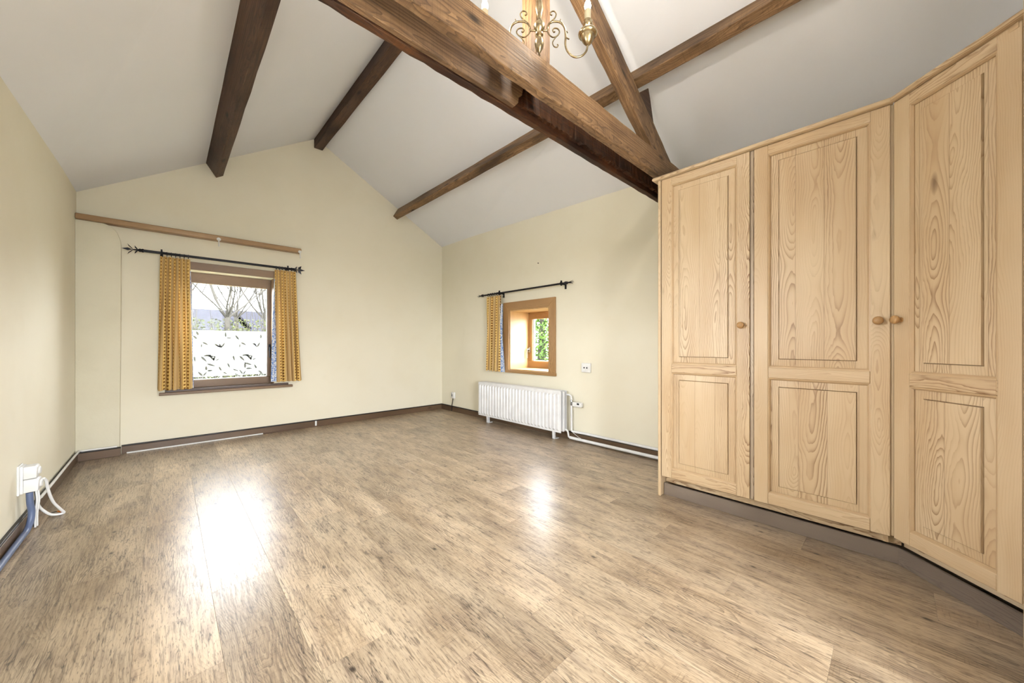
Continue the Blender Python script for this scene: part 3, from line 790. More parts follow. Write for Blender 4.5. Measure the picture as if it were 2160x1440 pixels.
make_door(tw, .024, .576, DZ0, DZ1, 1)

# ================================================================== curtains and rods
def rod(root, p0, p1, z, axis, off, style, brackets, wall):
    """axis 'X' or 'Y'; off = distance line of the rod"""
    P = (lambda t, d=0, h=0: (t, off + d, z + h)) if axis == 'X' else (lambda t, d=0, h=0: (off + d, t, z + h))
    W = At(root)
    W('pole', MB().tube([P(p0), P(p1)], .0135 if style == 'leaf' else .0115, 12), IRON(), smooth=50)
    s = 1 if p1 > p0 else -1
    for end, q in ((p0, -s), (p1, s)):
        f = W('finial', MB().tube([P(end - q * .03), P(end - q * .022), P(end - q * .012), P(end), P(end + q * .012), P(end + q * .05)], [.017, .020, .015, .018, .009, .005], 10), IRON(), smooth=40)
        if style == 'leaf':
            for a0, h, w, l, st in [(0, 0, .028, .078, .050), (0.95, .0, .034, .066, .048), (-.95, 0, .034, .066, .048), (1.15, 0, .022, .046, .016), (-1.15, 0, .022, .046, .016)]:
                bs = P(end + q * st); tp = P(end + q * (st + l * math.cos(a0)), -.004, l * math.sin(a0))
                W('leaf', MB().leaf(bs, tp, w, .003, side=Vector((-math.sin(a0), 0, math.cos(a0))) if axis == 'X' else Vector((0, -math.sin(a0), math.cos(a0)))), IRON(), parent=f)
        else:
            for dz, dd in [(.016, 0), (-.016, 0), (0, .016), (0, -.016), (.008, .010), (-.008, -.010)]:
                W('twig', MB().tube([P(end), P(end + q * .045, dd * .5, dz * .5), P(end + q * .085, dd * 1.2, dz * 1.2)], [.004, .003, .0015], 6), IRON(), parent=f)
    for t in brackets:
        wl = wall
        a = P(t)
        if axis == 'X': arm = [(t, off, z - .004), (t, wall, z - .004)]; plate = ((t - .012, wall - .006, z - .055), (t + .012, wall, z + .02))
        else: arm = [(off, t, z - .004), (wall, t, z - .004)]; plate = ((wall - .006, t - .012, z - .055), (wall, t + .012, z + .02))
        m = MB().tube(arm, .008, 8); m.box(*plate)
        m.torus(P(t), .018, .007, axis, 14, 6)
        m.box((a[0] - .007, a[1] - .007, a[2] + .016), (a[0] + .007, a[1] + .007, a[2] + .036))
        W('bracket', m, IRON(), smooth=40)

def curtain(name, label, ta, tb, ba, bb, zt, zb, axis, off, wall_sign, folds, amp, lining_side, wl, rodz, nring):
    """pleated cloth hung from ta..tb at the top to ba..bb at the hem"""
    mid = ((ta + tb) / 2)
    loc = (mid, off, zb) if axis == 'X' else (off, mid, zb)
    root = thing(name, loc, label, 'curtain', 'printed yellow curtains'); W = At(root)
    nu, nv = folds * 12, 22; rnd = random.Random(hash(label) % 1000 if False else int(abs(ta) * 1000))
    ph = [rnd.uniform(-.5, .5) for _ in range(folds + 2)]; am = [rnd.uniform(.65, 1.25) for _ in range(folds + 2)]
    vs = []; uv = []; arc = [0]
    def foldy(u, v):
        k = u * folds; i = int(k); f = k - i
        a = am[min(i, folds)] * (1 - f) + am[min(i + 1, folds + 1)] * f
        s = math.sin(2 * PI * (k + .12 * math.sin(3.0 * v + ph[min(i, folds)] * 4)))
        s = math.copysign(abs(s) ** .8, s)
        return a * amp * s * (.55 + .55 * v)
    for j in range(nv + 1):
        v = j / nv; z = zt + (zb - zt) * v
        x0 = ta + (ba - ta) * v; x1 = tb + (bb - tb) * v
        for i in range(nu + 1):
            u = i / nu
            t = x0 + (x1 - x0) * u + .010 * math.cos(2 * PI * u * folds) * v
            d = foldy(u, v); zz = z + .006 * math.sin(u * folds * 2 * PI + 1) * v
            vs.append((t, off + d, zz) if axis == 'X' else (off + d, t, zz))
            uv.append((u * abs(bb - ba) * 2.1, zt - z))
    fs = [(j * (nu + 1) + i, j * (nu + 1) + i + 1, (j + 1) * (nu + 1) + i + 1, (j + 1) * (nu + 1) + i) for j in range(nv) for i in range(nu)]
    mb = MB().add(vs, fs); mb.uv = uv
    c = W('cloth', mb, curtain_mat(), smooth=180)
    # turned-back lining along the window side
    mb = MB(); vs = []; n2 = 16
    for j in range(n2 + 1):
        v = j / n2; z = zt - .12 + (zb - zt + .12) * v
        e = (tb + (bb - tb) * (.1 + .9 * v)) if lining_side > 0 else (ta + (ba - ta) * (.1 + .9 * v))
        for k in range(5):
            t = e - lining_side * .02 + lining_side * (.022 + wl * v ** .8) * k / 4
            dd = wall_sign * (.012 + .010 * math.sin(k * 1.6))
            vs.append((t, off + dd, z) if axis == 'X' else (off + dd, t, z))
    fs = [(j * 5 + i, j * 5 + i + 1, (j + 1) * 5 + i + 1, (j + 1) * 5 + i) for j in range(n2) for i in range(4)]
    tag(W('lining', MB().add(vs, fs), lining_mat(), smooth=180), 'blue and white lining')
    # header tape closing the top and hanging rings
    for k in range(nring):
        t = ta + (tb - ta) * (k + .5) / nring
        p = (t, off, rodz - .006) if axis == 'X' else (off, t, rodz - .006)
        m = MB().torus(p, .0205, .0032, axis, 14, 5)
        q = (p[0], p[1], p[2] - .0205); m.tube([q, (p[0], p[1], zt - .012)], .0016, 5)
        W('ring', m, IRON(), smooth=60)
    return root

ro = thing('curtain_rod', (.48, YB, 2.052), 'black iron curtain rod with leaf finials over the larger window', 'curtain rod', 'wrought iron curtain rods')
RODY = YB - .095
rod(ro, -.205, 1.165, 2.052, 'X', RODY, 'leaf', (-.045, 1.10), YB)
curtain('curtain', 'yellow striped printed curtain left of the leaf film window', -.055, .180, -.085, .190, 2.018, .622, 'X', RODY, 1, 5, .034, 1, .015, 2.052, 7)
curtain('curtain', 'yellow striped printed curtain right of the leaf film window', .958, 1.190, .968, 1.245, 2.022, .640, 'X', RODY, 1, 5, .032, -1, .045, 2.052, 7)
ro = thing('curtain_rod', (XR, 3.38, 1.808), 'black iron curtain rod with twig finials over the small window', 'curtain rod', 'wrought iron curtain rods')
RODX = XR - .085
rod(ro, 4.16, 2.60, 1.808, 'Y', RODX, 'twig', (3.775, 2.685), XR)
curtain('curtain', 'short yellow printed curtain beside the small window', 4.035, 3.745, 4.075, 3.74, 1.775, .728, 'Y', RODX, 1, 5, .034, 1, .0, 1.808, 6)
# its blue lining hangs out towards the window
def lining_strip():
    root = [o for o in COL.objects if o.get('label', '').startswith('short yellow')][0]; W = At(root); vs = []; n2 = 18
    for j in range(n2 + 1):
        v = j / n2; z = 1.70 + (.722 - 1.70) * v
        for k in range(6):
            t = 3.765 - (.010 + .105 * v ** .9) * k / 5
            vs.append((RODX - .004 + .008 * math.sin(k * 2.2 + v), t, z))
    fs = [(j * 6 + i, j * 6 + i + 1, (j + 1) * 6 + i + 1, (j + 1) * 6 + i) for j in range(n2) for i in range(5)]
    tag(W('lining', MB().add(vs, fs), lining_mat(), smooth=180), 'blue and white lining')
lining_strip()

# ================================================================== shelf batten over the window with two hooks
sh = thing('picture_rail', (.31, YB, 2.285), 'long brown wooden batten across the gable wall above the curtain rod', 'rail'); W = At(sh)
W('board', MB().box((XL + .002, YB - .105, 2.276), (1.252, YB, 2.330)), pine('batten_pine', 'X', rgb(158, 128, 92), rgb(140, 108, 74), rgb(96, 70, 46), freq=210, contrast=.6), bevel=.010, seg=3, smooth=40)
for x, lb in ((.420, 'white plastic hook under the middle of the wooden batten'), (1.232, 'white plastic hook at the right end of the wooden batten')):
    h = thing('hook', (x, YB - .107, 2.20), lb, 'hook', 'white hooks'); W = At(h)
    W('plate', MB().lathe([(.004, -.004), (.018, -.003), (.020, .002)], (x, YB - .108, 2.285), 'Y', 14), PLASTIC(), smooth=40)
    W('tongue', MB().tube([(x, YB - .112, 2.285), (x, YB - .114, 2.235), (x, YB - .120, 2.205), (x, YB - .135, 2.20), (x, YB - .140, 2.215)], [.007, .006, .006, .005, .004], 8), PLASTIC(), smooth=40)

# ================================================================== radiator
rd = thing('radiator', (XR - .1, 3.37, 0), 'white ribbed panel radiator under the small window', 'radiator'); W = At(rd)
RY0, RY1, RZ0, RZ1 = 2.622, 4.135, .088, .562; RXF = XR - .178
def panel(xf, name, ribs, y0=RY0, y1=RY1, z0=RZ0, z1=RZ1, t=.014):
    n = ribs * 4; vs = []; m = MB(); zs = [(z0, 0), (z0 + .020, 0), (z0 + .040, 1), (z1 - .055, 1), (z1 - .035, 0), (z1, 0)]
    ys = [y0, y0 + .012]; dep = [0, 0]
    p = (y1 - y0 - .024) / ribs
    for k in range(ribs):
        yy = y0 + .012 + p * k
        ys += [yy + p * .22, yy + p * .36, yy + p * .80, yy + p * .94]; dep += [0, 1, 1, 0]
    ys += [y1 - .012, y1]; dep += [0, 0]
    nr = len(ys)
    for z, a in zs:
        for y, d in zip(ys, dep): vs.append((xf + .010 - .016 * d * a, y, z))
    fs = [(j * nr + i, j * nr + i + 1, (j + 1) * nr + i + 1, (j + 1) * nr + i) for j in range(len(zs) - 1) for i in range(nr - 1)]
    o = len(vs); vs += [(xf + t, y0, z0), (xf + t, y1, z0), (xf + t, y1, z1), (xf + t, y0, z1)]
    L = (len(zs) - 1) * nr
    fs += [(o, o + 3, o + 2, o + 1), (0, o, o + 1, nr - 1), (L, L + nr - 1, o + 2, o + 3), (0, L, o + 3, o) if False else tuple([j * nr for j in range(len(zs))] + [o + 3, o]), tuple([j * nr + nr - 1 for j in range(len(zs) - 1, -1, -1)] + [o + 1, o + 2])]
    return W(name, m.add(vs, fs), WHITE(), smooth=35)
panel(RXF, 'front_panel', 26)
panel(RXF + .115, 'rear_panel', 26, y0=RY0 + .01, y1=RY1 - .01)
fin = MB()
for k in range(46):
    yy = RY0 + .05 + k * (RY1 - RY0 - .1) / 45
    fin.box((RXF + .018, yy, RZ0 + .06), (RXF + .05, yy + .001, RZ1 - .06)); fin.box((RXF + .075, yy, RZ0 + .06), (RXF + .113, yy + .001, RZ1 - .06))
tag(W('convector_fins', fin, WHITE()), kind='stuff')
W('middle_plate', MB().box((RXF + .050, RY0 - .004, RZ0 + .01), (RXF + .072, RY1 - .02, RZ1 - .004)), WHITE(), bevel=.003)
g_ = MB()
for k in range(4): g_.box((RXF + .012 + k * .029, RY0 + .03, RZ1 - .002), (RXF + .030 + k * .029, RY1 - .03, RZ1 + .004))
W('top_grille', g_, WHITE(), bevel=.001)
for yy in (2.722, 3.925):
    W('foot', MB().box((RXF + .012, yy, 0), (RXF + .018, yy + .035, RZ0 + .03)).box((RXF + .012, yy, 0), (RXF + .10, yy + .035, .005)).box((RXF + .012, yy + .03, 0), (RXF + .07, yy + .035, RZ0 + .02)), WHITE())
W('drain_plug', MB().lathe([(.006, .03), (.012, .028), (.012, .006), (.009, 0)], (RXF + .03, RY1 - .01, RZ0 + .03), 'Y', 12), WHITE(), smooth=40)
W('supply_pipe', MB().tube([(RXF + .125, RY0 + .01, RZ1 - .045), (RXF + .125, RY0 - .03, RZ1 - .045), (RXF + .126, RY0 - .052, RZ1 - .055), (RXF + .127, RY0 - .058, RZ1 - .08), (RXF + .128, RY0 - .058, .12), (RXF + .13, RY0 - .062, .104), (RXF + .138, RY0 - .08, .1)], .0105, 10), WHITE(), smooth=60)
W('return_pipe', MB().tube([(RXF + .085, RY0 + .01, RZ0 + .03), (RXF + .085, RY0 - .02, RZ0 + .03), (RXF + .09, RY0 - .035, RZ0 + .015), (RXF + .10, RY0 - .04, .04), (RXF + .11, RY0 - .05, .033)], .0105, 10), WHITE(), smooth=60)
vb = MB().lathe([(.014, -.03), (.016, -.026), (.016, -.008), (.012, -.004), (.012, .004), (.016, .008), (.016, .028), (.014, .032)], (RXF + .128, RY0 - .058, .43), 'Z', 12)
vb.tube([(RXF + .128, RY0 - .058, .43), (RXF + .128, RY0 - .09, .43)], .011, 10)
tag(W('valve', vb, CHROME(), smooth=40), 'metal radiator valve')
tb_ = W('thermostat_head', MB().box((RXF + .100, RY0 - .205, .392), (RXF + .150, RY0 - .085, .445)), PLASTIC(), bevel=.010, seg=3, smooth=40)
W('display', MB().box((RXF + .098, RY0 - .185, .42), (RXF + .1005, RY0 - .155, .438)), BLACK(), parent=tb_)
# heating pipes along the skirting
tag(MB().tube([(XR - .040, RY0 - .08, .100), (XR - .032, 2.4, .101), (XR - .030, 1.20, .098)], .0135, 12).build('heating_pipe', WHITE(), smooth=60), 'upper white heating pipe running along the skirting to the wardrobe', 'pipe', 'heating pipes')
tag(MB().tube([(RXF + .11, RY0 - .05, .033), (XR - .065, 2.5, .030), (XR - .06, 1.20, .029)], .0165, 12).build('heating_pipe', WHITE(), smooth=60), 'lower white heating pipe lying just above the floor', 'pipe', 'heating pipes')
tag(MB().tube([(XR - .05, 2.56, .10), (XR - .075, 2.50, .085), (XR - .082, 2.44, .06), (XR - .084, 2.40, .05)], .003, 6).build('cable', PLASTIC(), smooth=60), 'thin white wire bridging the two heating pipes', 'cable')
tag(MB().tube([(RXF + .13, RY1 - .01, .105), (RXF + .13, RY1 + .06, .103), (XR - .03, RY1 + .08, .10)], .0105, 10).build('heating_pipe', WHITE(), smooth=60), 'short white pipe stub at the far end of the radiator', 'pipe', 'heating pipes')

# sockets on the right wall
sk = thing('socket', (XR, 2.382, .78), 'white square wall socket with two holes beside the small window', 'socket', 'white wall sockets'); W = At(sk)
W('housing', MB().box((XR - .034, 2.325, .785), (XR, 2.440, .890)), PLASTIC(), bevel=.008, seg=2, smooth=40)
for yy in (2.364, 2.400):
    W('hole', MB().lathe([(.0085, 0), (.0085, -.003)], (XR - .0335, yy, .838), 'X', 12), BLACK())
W('rim', MB().lathe([(.036, .001), (.036, -.002), (.033, -.002), (.033, .001)], (XR - .0345, 2.382, .838), 'X', 20), PLASTIC(), smooth=30)
sk = thing('socket', (XR, 5.0, .21), 'small white telephone socket low on the wall by the far corner', 'socket', 'white wall sockets'); W = At(sk)
W('housing', MB().box((XR - .030, 4.955, .215), (XR, 5.045, .315)), PLASTIC(), bevel=.006, seg=2, smooth=40)
W('hole', MB().box((XR - .0315, 5.005, .245), (XR - .029, 5.022, .285)), BLACK())
W('hole', MB().box((XR - .0315, 5.01, .292), (XR - .029, 5.028, .302)), BLACK())
tag(MB().tube([(XR - .015, 5.0, .216), (XR - .018, 5.01, .16), (XR - .022, 5.025, .1), (XR - .024, 5.03, .05), (XR - .025, 5.03, .004)], .006, 8).build('cable', BLACK(), smooth=60), 'black cable dropping from the telephone socket to the floor', 'cable')
tag(MB().tube([(XR - .003, 3.12, 2.13), (XR - .012, 3.12, 2.13)], .006, 8).build('nail', IRON()), 'small dark nail in the wall above the iron rod', 'nail')

# ================================================================== socket, adaptors and cables on the left wall
SY = 3.515
sk = thing('socket', (XL, SY, .2), 'white double wall socket low on the left wall', 'socket', 'white wall sockets'); W = At(sk)
W('back_plate', MB().box((XL, SY - .046, .226), (XL + .010, SY + .046, .396)), PLASTIC(), bevel=.003)
W('housing', MB().box((XL + .010, SY - .041, .232), (XL + .022, SY + .041, .390)), PLASTIC(), bevel=.003, seg=2, smooth=40)
for z0_, z1_, lb, ex in ((.313, .386, 'upper white plug adaptor in the left wall socket', .070), (.234, .310, 'lower white plug adaptor in the left wall socket', .076)):
    a = thing('plug_adaptor', (XL + .022, SY, z0_), lb, 'plug', 'white plug adaptors'); W = At(a)
    W('body', MB().prism([(XL + .022, z0_), (XL + ex, z0_ + .003), (XL + ex + .003, z1_ - .010), (XL + ex - .005, z1_), (XL + .022, z1_)], 'Y', SY - .037, SY + .037), PLASTIC(), bevel=.004, seg=2, smooth=40)
    W('plug_face', MB().lathe([(.022, 0), (.022, .006), (.018, .010)], (XL + ex, SY + .008, (z0_ + z1_) / 2), 'X', 18), PLASTIC(), smooth=40)
def bez(pts, n=10):
    out = []; P = [Vector(p) for p in pts]
    for i in range(len(P) - 1):
        p0 = P[max(i - 1, 0)]; p1 = P[i]; p2 = P[i + 1]; p3 = P[min(i + 2, len(P) - 1)]
        for k in range(n):
            t = k / n
            out.append(.5 * ((2 * p1) + (-p0 + p2) * t + (2 * p0 - 5 * p1 + 4 * p2 - p3) * t * t + (-p0 + 3 * p1 - 3 * p2 + p3) * t ** 3))
    out.append(P[-1]); return out
cb = thing('cable', (XL + .09, SY + .15, 0), 'thick white cable looping from the left socket onto the floor', 'cable', 'cables at the left wall'); W = At(cb)
W('sheath', MB().tube(bez([(XL + .086, SY + .030, .290), (XL + .092, SY + .055, .265), (XL + .095, SY + .085, .20), (XL + .108, SY + .13, .11), (XL + .132, SY + .175, .040), (XL + .142, SY + .195, .010), (XL + .118, SY + .185, .009), (XL + .085, SY + .185, .022), (XL + .045, SY + .21, .065), (XL + .028, SY + .25, .098), (XL + .027, SY + .34, .098)]), .0072, 10), PLASTIC(), smooth=60)
W('bare_wire', MB().tube(bez([(XL + .112, SY + .18, .008), (XL + .085, SY + .22, .012), (XL + .095, SY + .25, .010), (XL + .110, SY + .255, .008)]), .0026, 6), BLACK(), smooth=60)
W('bare_wire', MB().tube(bez([(XL + .108, SY + .255, .009), (XL + .122, SY + .235, .007), (XL + .132, SY + .205, .006)]), .004, 6), plain('orange_wire', rgb(214, 120, 30), .5), smooth=60)
tag(MB().tube(bez([(XL + .027, SY + .345, .098), (XL + .027, 4.2, .097), (XL + .027, 5.22, .097), (XL + .05, 5.262, .097), (-.45, 5.262, .097), (-.36, 5.262, .097)], 6), .0085, 8).build('cable', PLASTIC(), smooth=60), 'white cable lying along the top of the left skirting board', 'cable', 'cables at the left wall')
tag(MB().tube(bez([(XL + .042, SY - .018, .232), (XL + .044, SY - .018, .17), (XL + .048, SY - .010, .11), (XL + .044, SY - .025, .05), (XL + .037, SY - .07, .019), (XL + .036, SY - .2, .018), (XL + .036, 2.6, .018), (XL + .036, 1.0, .018), (XL + .036, YN, .018)]), .0145, 10).build('conduit', plain('blue_grey_hose', rgb(96, 110, 142), .4), smooth=60), 'thick blue grey conduit leaving the left socket along the floor', 'conduit')
for k, (dx, dy, c) in enumerate([(.062, .000, 'WHITE'), (.056, .014, 'BLK'), (.066, .022, 'WHITE')]):
    tag(MB().tube(bez([(XL + dx, SY + dy, .233), (XL + dx + .004, SY + dy, .17), (XL + dx - .004, SY + dy + .01, .09), (XL + dx - .006, SY + dy + .02, .008)]), .0045 if c == 'BLK' else .0048, 8).build('cable', PLASTIC() if c == 'WHITE' else BLACK(), smooth=60),
        ['thin white cable hanging straight down from the left socket next to the conduit', 'thin black cable hanging straight down from the left socket', 'outermost thin white cable hanging straight down from the left socket'][k], 'cable', 'cables at the left wall')
# cable trunking along the gable skirting
tag(MB().box((-.30, YB - .028, 0), (.85, YB - .018, .013)).build('cable_trunking', PLASTIC(), bevel=.002), 'slim white cable strip along the foot of the gable skirting', 'trunking', 'cable trunking')
tag(MB().box((.85, YB - .028, 0), (1.44, YB - .018, .011)).build('cable_trunking', plain('brown_trunking', rgb(96, 70, 50), .5), bevel=.002), 'slim brown cable strip along the foot of the gable skirting', 'trunking', 'cable trunking')
tag(MB().box((1.43, YB - .026, .012), (1.452, YB - .018, .075)).build('clip', PLASTIC(), bevel=.002), 'small white upright clip on the gable skirting', 'clip')

# ================================================================== brass chandelier above the nearer tie beam
CX, CY = 1.395, 1.268
ch = thing('chandelier', (CX, CY, 2.60), 'brass chandelier with scrolled arms hanging in front of the king post', 'chandelier'); W = At(ch)
K = .000341
W('stem', MB().lathe([(.002, 2.585), (.006, 2.592), (.004, 2.602), (.010, 2.612), (.020, 2.630), (.0245, 2.652), (.020, 2.676), (.012, 2.690), (.021, 2.697), (.021, 2.703), (.013, 2.710), (.024, 2.722), (.030, 2.742), (.024, 2.762), (.012, 2.776), (.014, 2.800), (.022, 2.830), (.016, 2.870), (.009, 2.90), (.009, 2.96), (.018, 2.975), (.018, 2.985), (.007, 3.0), (.004, 3.03)], (CX, CY, 0), 'Z', 20), BRASS(), smooth=45)
cm = MB()
for k in range(19):
    z = 3.03 + k * .037
    c_ = (CX, CY, z + .018); pts = []
    for i in range(13):
        a = 2 * PI * i / 12; w_, h_ = .009 * math.cos(a), .024 * math.sin(a)
        pts.append((c_[0] + (w_ if k % 2 else 0), c_[1] + (0 if k % 2 else w_), c_[2] + h_))
    cm.tube(pts, .0024, 5, cap=False)
W('chain', cm, BRASS(), smooth=60)
W('ceiling_hook', MB().tube([(CX, CY, 3.73), (CX + .01, CY, 3.76), (CX + .04, CY, 3.76)], .005, 8), BRASS(), smooth=60)
W('flex', MB().tube(bez([(CX + .006, CY + .004, 2.99), (CX + .010, CY + .006, 3.2), (CX - .006, CY + .006, 3.45), (CX + .008, CY + .004, 3.73)]), .003, 6), BLACK(), smooth=60)
BULBS = []
def arm(direction, sc):
    d = Vector(direction).normalized()
    def P(zx, zy): s = (zx - 1065) * K * sc; return (CX + d.x * s, CY + d.y * s, 2.60 + (830 - zy) * K)
    main = bez([P(*q) for q in [(1090, 470), (1180, 470), (1195, 410), (1230, 360), (1290, 338), (1385, 352), (1448, 430), (1466, 560), (1462, 680), (1495, 790), (1590, 872), (1700, 862), (1775, 790), (1800, 690)]], 6)
    a = W('arm', MB().tube(main, .0052, 8), BRASS(), smooth=60)
    for pts, r0 in [([(1185, 478), (1215, 535), (1270, 575), (1335, 555), (1372, 500), (1350, 450), (1300, 438), (1270, 465), (1285, 498), (1305, 490)], .0036),
                    ([(1330, 560), (1290, 610), (1268, 660), (1290, 715), (1335, 725), (1352, 695), (1335, 685)], .003),
                    ([(1235, 345), (1300, 285), (1322, 225), (1290, 180), (1245, 190), (1232, 228), (1262, 242)], .0034),
                    ([(1370, 345), (1385, 315), (1388, 300)], .0024), ([(1462, 560), (1490, 590), (1520, 605)], .0034), ([(1460, 470), (1490, 495), (1494, 510)], .0026)]:
        W('scroll', MB().tube(bez([P(*q) for q in pts], 6), r0, 6), BRASS(), parent=a, smooth=60)
    e = P(1800, 690)
    c = (e[0], e[1], 0)
    Z = lambda zy: 2.60 + (830 - zy) * K
    cup = W('candle_cup', MB().lathe([(.006, Z(695)), (.016, Z(675)), (.028, Z(630)), (.034, Z(580)), (.036, Z(560)), (.046, Z(545)), (.049, Z(520)), (.044, Z(490)), (.034, Z(470)), (.022, Z(440)), (.019, Z(425)), (.025, Z(405)), (.026, Z(380)), (.022, Z(360)), (.024, Z(335)), (.020, Z(328))], c, 'Z', 20), BRASS(), smooth=45)
    W('candle_sleeve', MB().lathe([(.0165, Z(332)), (.0165, Z(170)), (.013, Z(165))], c, 'Z', 16), plain('ivory_sleeve', rgb(240, 226, 190), .5), smooth=45)
    g = cached('bulb', lambda: (lambda q: q.principled(rgb(255, 244, 224), .3, emit=rgb(255, 232, 196), emit_s=40.0))(G('lit_bulb')))
    W('bulb', MB().lathe([(.010, Z(168)), (.015, Z(140)), (.0175, Z(105)), (.015, Z(65)), (.009, Z(25)), (.003, Z(-5)), (.001, Z(-14))], c, 'Z', 14), g, smooth=60)
    BULBS.append((c[0], c[1], Z(90)))
RD = (math.cos(YAW), -math.sin(YAW), 0)
arm(RD, 1.0)
arm((-RD[0], -RD[1], 0), 1.12)
for k, p in enumerate(BULBS):
    l = bpy.data.lights.new('bulb_light', 'POINT'); l.energy = BULB_WATTS; l.color = (1.0, .92, .80); l.shadow_soft_size = .02
    o = bpy.data.objects.new('bulb_light', l); COL.objects.link(o); o.parent = ch
    o.location = Vector((p[0], p[1], p[2] + .055)) - Vector(ch.location)

# ================================================================== outdoors, seen through the panes
GZ = -.25
grass = plain('lawn', rgb(84, 86, 68), .95)
tag(MB().box((-60, -60, GZ - .2), (80, 90, GZ)).build('ground', grass, origin=(0, 0, 0)), 'flat lawn outside the house', 'ground', kind='structure')
bark = plain('grey_bark', rgb(56, 54, 50), .9, var=.12, spec=0)
ivy = plain('ivy_leaf', rgb(64, 68, 44), .8, var=.15, spec=0)
def bare_tree(x, y, h, r, seed, label, depth=4, fork=2.0):
    rnd = random.Random(seed); root = thing('bare_tree', (x, y, GZ), label, 'tree', 'bare trees behind the house'); W = At(root)
    tr = MB(); top = Vector((x + rnd.uniform(-.2, .2), y, GZ + fork))
    tr.tube([(x, y, GZ), Vector((x, y, GZ)).lerp(top, .5) + Vector((.05, 0, 0)), top], [r * 1.25, r * 1.05, r], 9)
    W('trunk', tr, bark, smooth=60)
    br = MB()
    def grow(p, d, L, rr, lev):
        n = 4; pts = [p]; q = p.copy(); dd = d.copy()
        for i in range(n):
            dd = (dd + Vector((rnd.uniform(-.22, .22), rnd.uniform(-.22, .22), rnd.uniform(-.05, .18)))).normalized()
            q = q + dd * L / n; pts.append(q.copy())
        br.tube(pts, [rr * (1 - .55 * i / n) for i in range(n + 1)], 5, cap=False)
        if lev <= 0: return
        for k in range(rnd.choice((2, 3, 3))):
            i = rnd.randint(2, n); a = Vector((rnd.uniform(-1, 1), rnd.uniform(-1, 1), rnd.uniform(-.1, .9)))
            grow(pts[i].copy(), (dd * .9 + a * .9).normalized(), L * rnd.uniform(.55, .8), rr * .5, lev - 1)
    for k in range(8):
        a = 2 * PI * k / 8 + rnd.uniform(-.4, .4); sp = rnd.uniform(.35, 1.0)
        grow(top + Vector((0, 0, -.05)), Vector((math.cos(a) * sp, math.sin(a) * sp, 1)).normalized(), h * rnd.uniform(.32, .45), r * .42, depth)
    W('branches', br, bark, smooth=60)
bare_tree(1.55, 17.0, 7.0, .085, 5, 'stout bare tree in the middle of the view through the leaf film window', fork=2.35)
bare_tree(3.35, 19.5, 7.5, .11, 8, 'ivy covered bare tree at the right of the view through the leaf film window', fork=2.4)
bare_tree(.25, 18.0, 6.5, .08, 13, 'thin bare tree at the left of the view through the leaf film window', fork=2.5)
bare_tree(2.3, 21.0, 7.0, .08, 17, 'slim bare tree farthest back outside the leaf film window', fork=2.6)
# hedge: one clipped mass of small leaves and twigs
def leaf_cloud(name, boxes, n, size, mat, seed, root=None, label=None, cat=None, ellipsoid=False):
    rnd = random.Random(seed); vs = []; fs = []
    for _ in range(n):
        lo, hi = rnd.choice(boxes)
        if ellipsoid:
            while True:
                q = Vector((rnd.uniform(-1, 1), rnd.uniform(-1, 1), rnd.uniform(-1, 1)))
                if .35 < q.length < 1: break
            c = Vector([(lo[i] + hi[i]) / 2 + q[i] * (hi[i] - lo[i]) / 2 for i in range(3)])
        else: c = Vector([rnd.uniform(lo[i], hi[i]) for i in range(3)])
        d = Vector((rnd.gauss(0, 1), rnd.gauss(0, 1), rnd.gauss(0, .7))).normalized(); s_ = d.orthogonal().normalized(); s_.rotate(Matrix.Rotation(rnd.uniform(0, 6.28), 3, d))
        L = size * rnd.uniform(.6, 1.3); w = L * .32; o = len(vs)
        vs += [c - d * L / 2, c + s_ * w, c + d * L / 2, c - s_ * w]; fs.append((o, o + 1, o + 2, o + 3))
    return MB().add(vs, fs)
hg = thing('hedge', (1.5, 17.3, GZ), 'straggly green and grey hedge below the bare trees', 'hedge'); W = At(hg)
tag(W('hedge_leaves', leaf_cloud('l', [((-4, 16.6, GZ), (8, 18.0, 1.65)), ((-4, 16.8, GZ), (8, 17.8, 2.05))], 20000, .09, ivy, 4), ivy, recalc=False), kind='stuff')
tw_ = MB(); rnd = random.Random(31)
for k in range(170):
    x = rnd.uniform(-3, 7); y = rnd.uniform(16.4, 18.2); hh = rnd.uniform(1.6, 2.9); lx = rnd.uniform(-.35, .35)
    tw_.tube([(x, y, GZ), (x + lx * .4, y, GZ + hh * .5), (x + lx + rnd.uniform(-.15, .15), y, GZ + hh)], [.022, .015, .006], 4, cap=False)
tag(W('hedge_twigs', tw_, bark), kind='stuff')
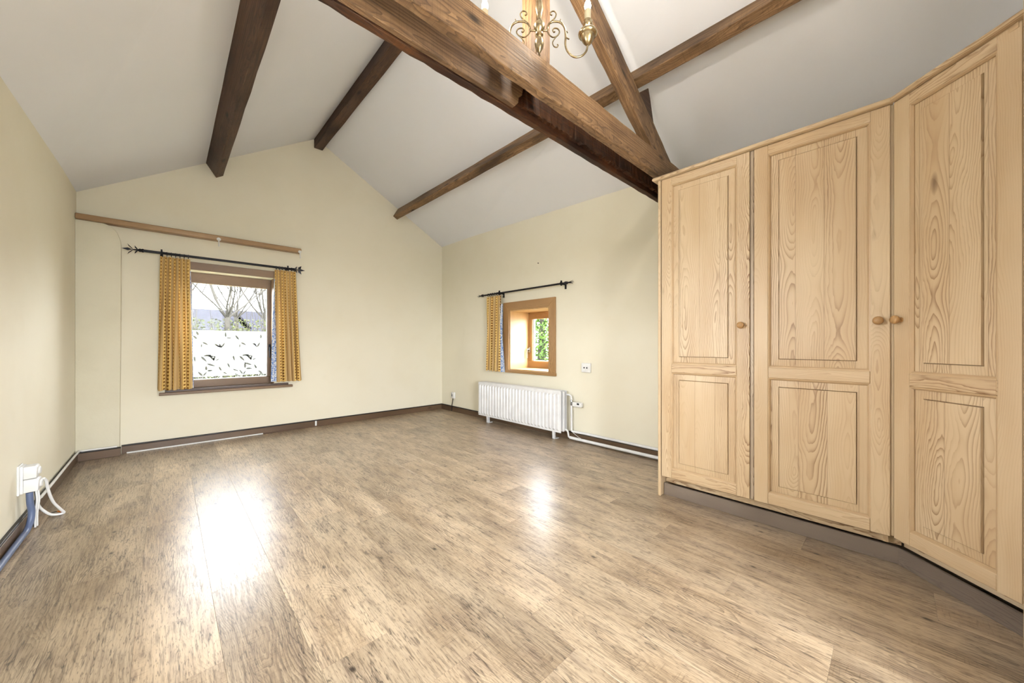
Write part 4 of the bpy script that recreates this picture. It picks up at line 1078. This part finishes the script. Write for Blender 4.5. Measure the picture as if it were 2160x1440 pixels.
tag(MB().box((-14, -22, GZ), (16, YN - .32, GZ + .05)).box((-14, YN - .32, GZ), (XL - .32, 6.0, GZ + .05)).build('bounce_slab', plain('pale_bounce', rgb(226, 226, 224), .9), origin=(0, 0, 0)), 'unseen pale slab added outdoors to bounce daylight inside', 'bounce_slab', kind='structure')  # unseen pale slab, added to reflect daylight up onto the ceiling
# neighbour's house
hs = thing('house', (4, 31, GZ), 'low grey roofed house beyond the hedge', 'house'); W = At(hs)
W('wall', MB().box((-8, 28.5, GZ), (16, 34, 1.9)), plain('house_render', rgb(60, 59, 60), .9, spec=0))
W('roof', MB().prism([(27.9, 1.8), (31.2, 3.25), (34.6, 1.8), (34.6, 1.95), (31.2, 3.42), (27.9, 1.95)], 'X', -8.4, 16.4), plain('grey_roof', rgb(38, 38, 42), .9, spec=0))
for x in (.6, 2.4, 4.2):
    wn = W('window', MB().box((x, 28.44, .55), (x + .8, 28.5, 1.55)), WHITE())
    W('pane', MB().box((x + .08, 28.43, .62), (x + .72, 28.445, 1.48)), plain('dark_pane', rgb(40, 44, 50), .1), parent=wn)
gb = thing('garden_shed', (2.7, 23.5, GZ), 'small white garden shed behind the hedge', 'shed'); W = At(gb)
W('wall', MB().box((2.3, 23.4, GZ), (3.1, 24.6, 1.95)), plain('shed_boards', rgb(68, 68, 66), .8, spec=0))
W('roof', MB().prism([(2.2, 1.9), (2.7, 2.5), (3.2, 1.9), (3.2, 1.98), (2.7, 2.6), (2.2, 1.98)], 'Y', 23.2, 24.8), plain('grey_roof', rgb(38, 38, 42), .9, spec=0))
# leafy tree outside the small window
lt = thing('leafy_tree', (6.1, 5.5, GZ), 'leafy evergreen tree outside the small window', 'tree'); W = At(lt)
W('trunk', MB().tube([(6.2, 5.6, GZ), (6.2, 5.55, 1.0), (6.15, 5.5, 1.9)], [.12, .09, .04], 8), bark, smooth=60)
green = plain('green_leaf', rgb(70, 94, 44), .6, var=.25, spec=.05)
tag(W('foliage', leaf_cloud('f', [((5.2, 4.3, -.5), (7.2, 7.2, 2.15))], 11000, .075, green, 9, ellipsoid=True), green, recalc=False), kind='stuff')
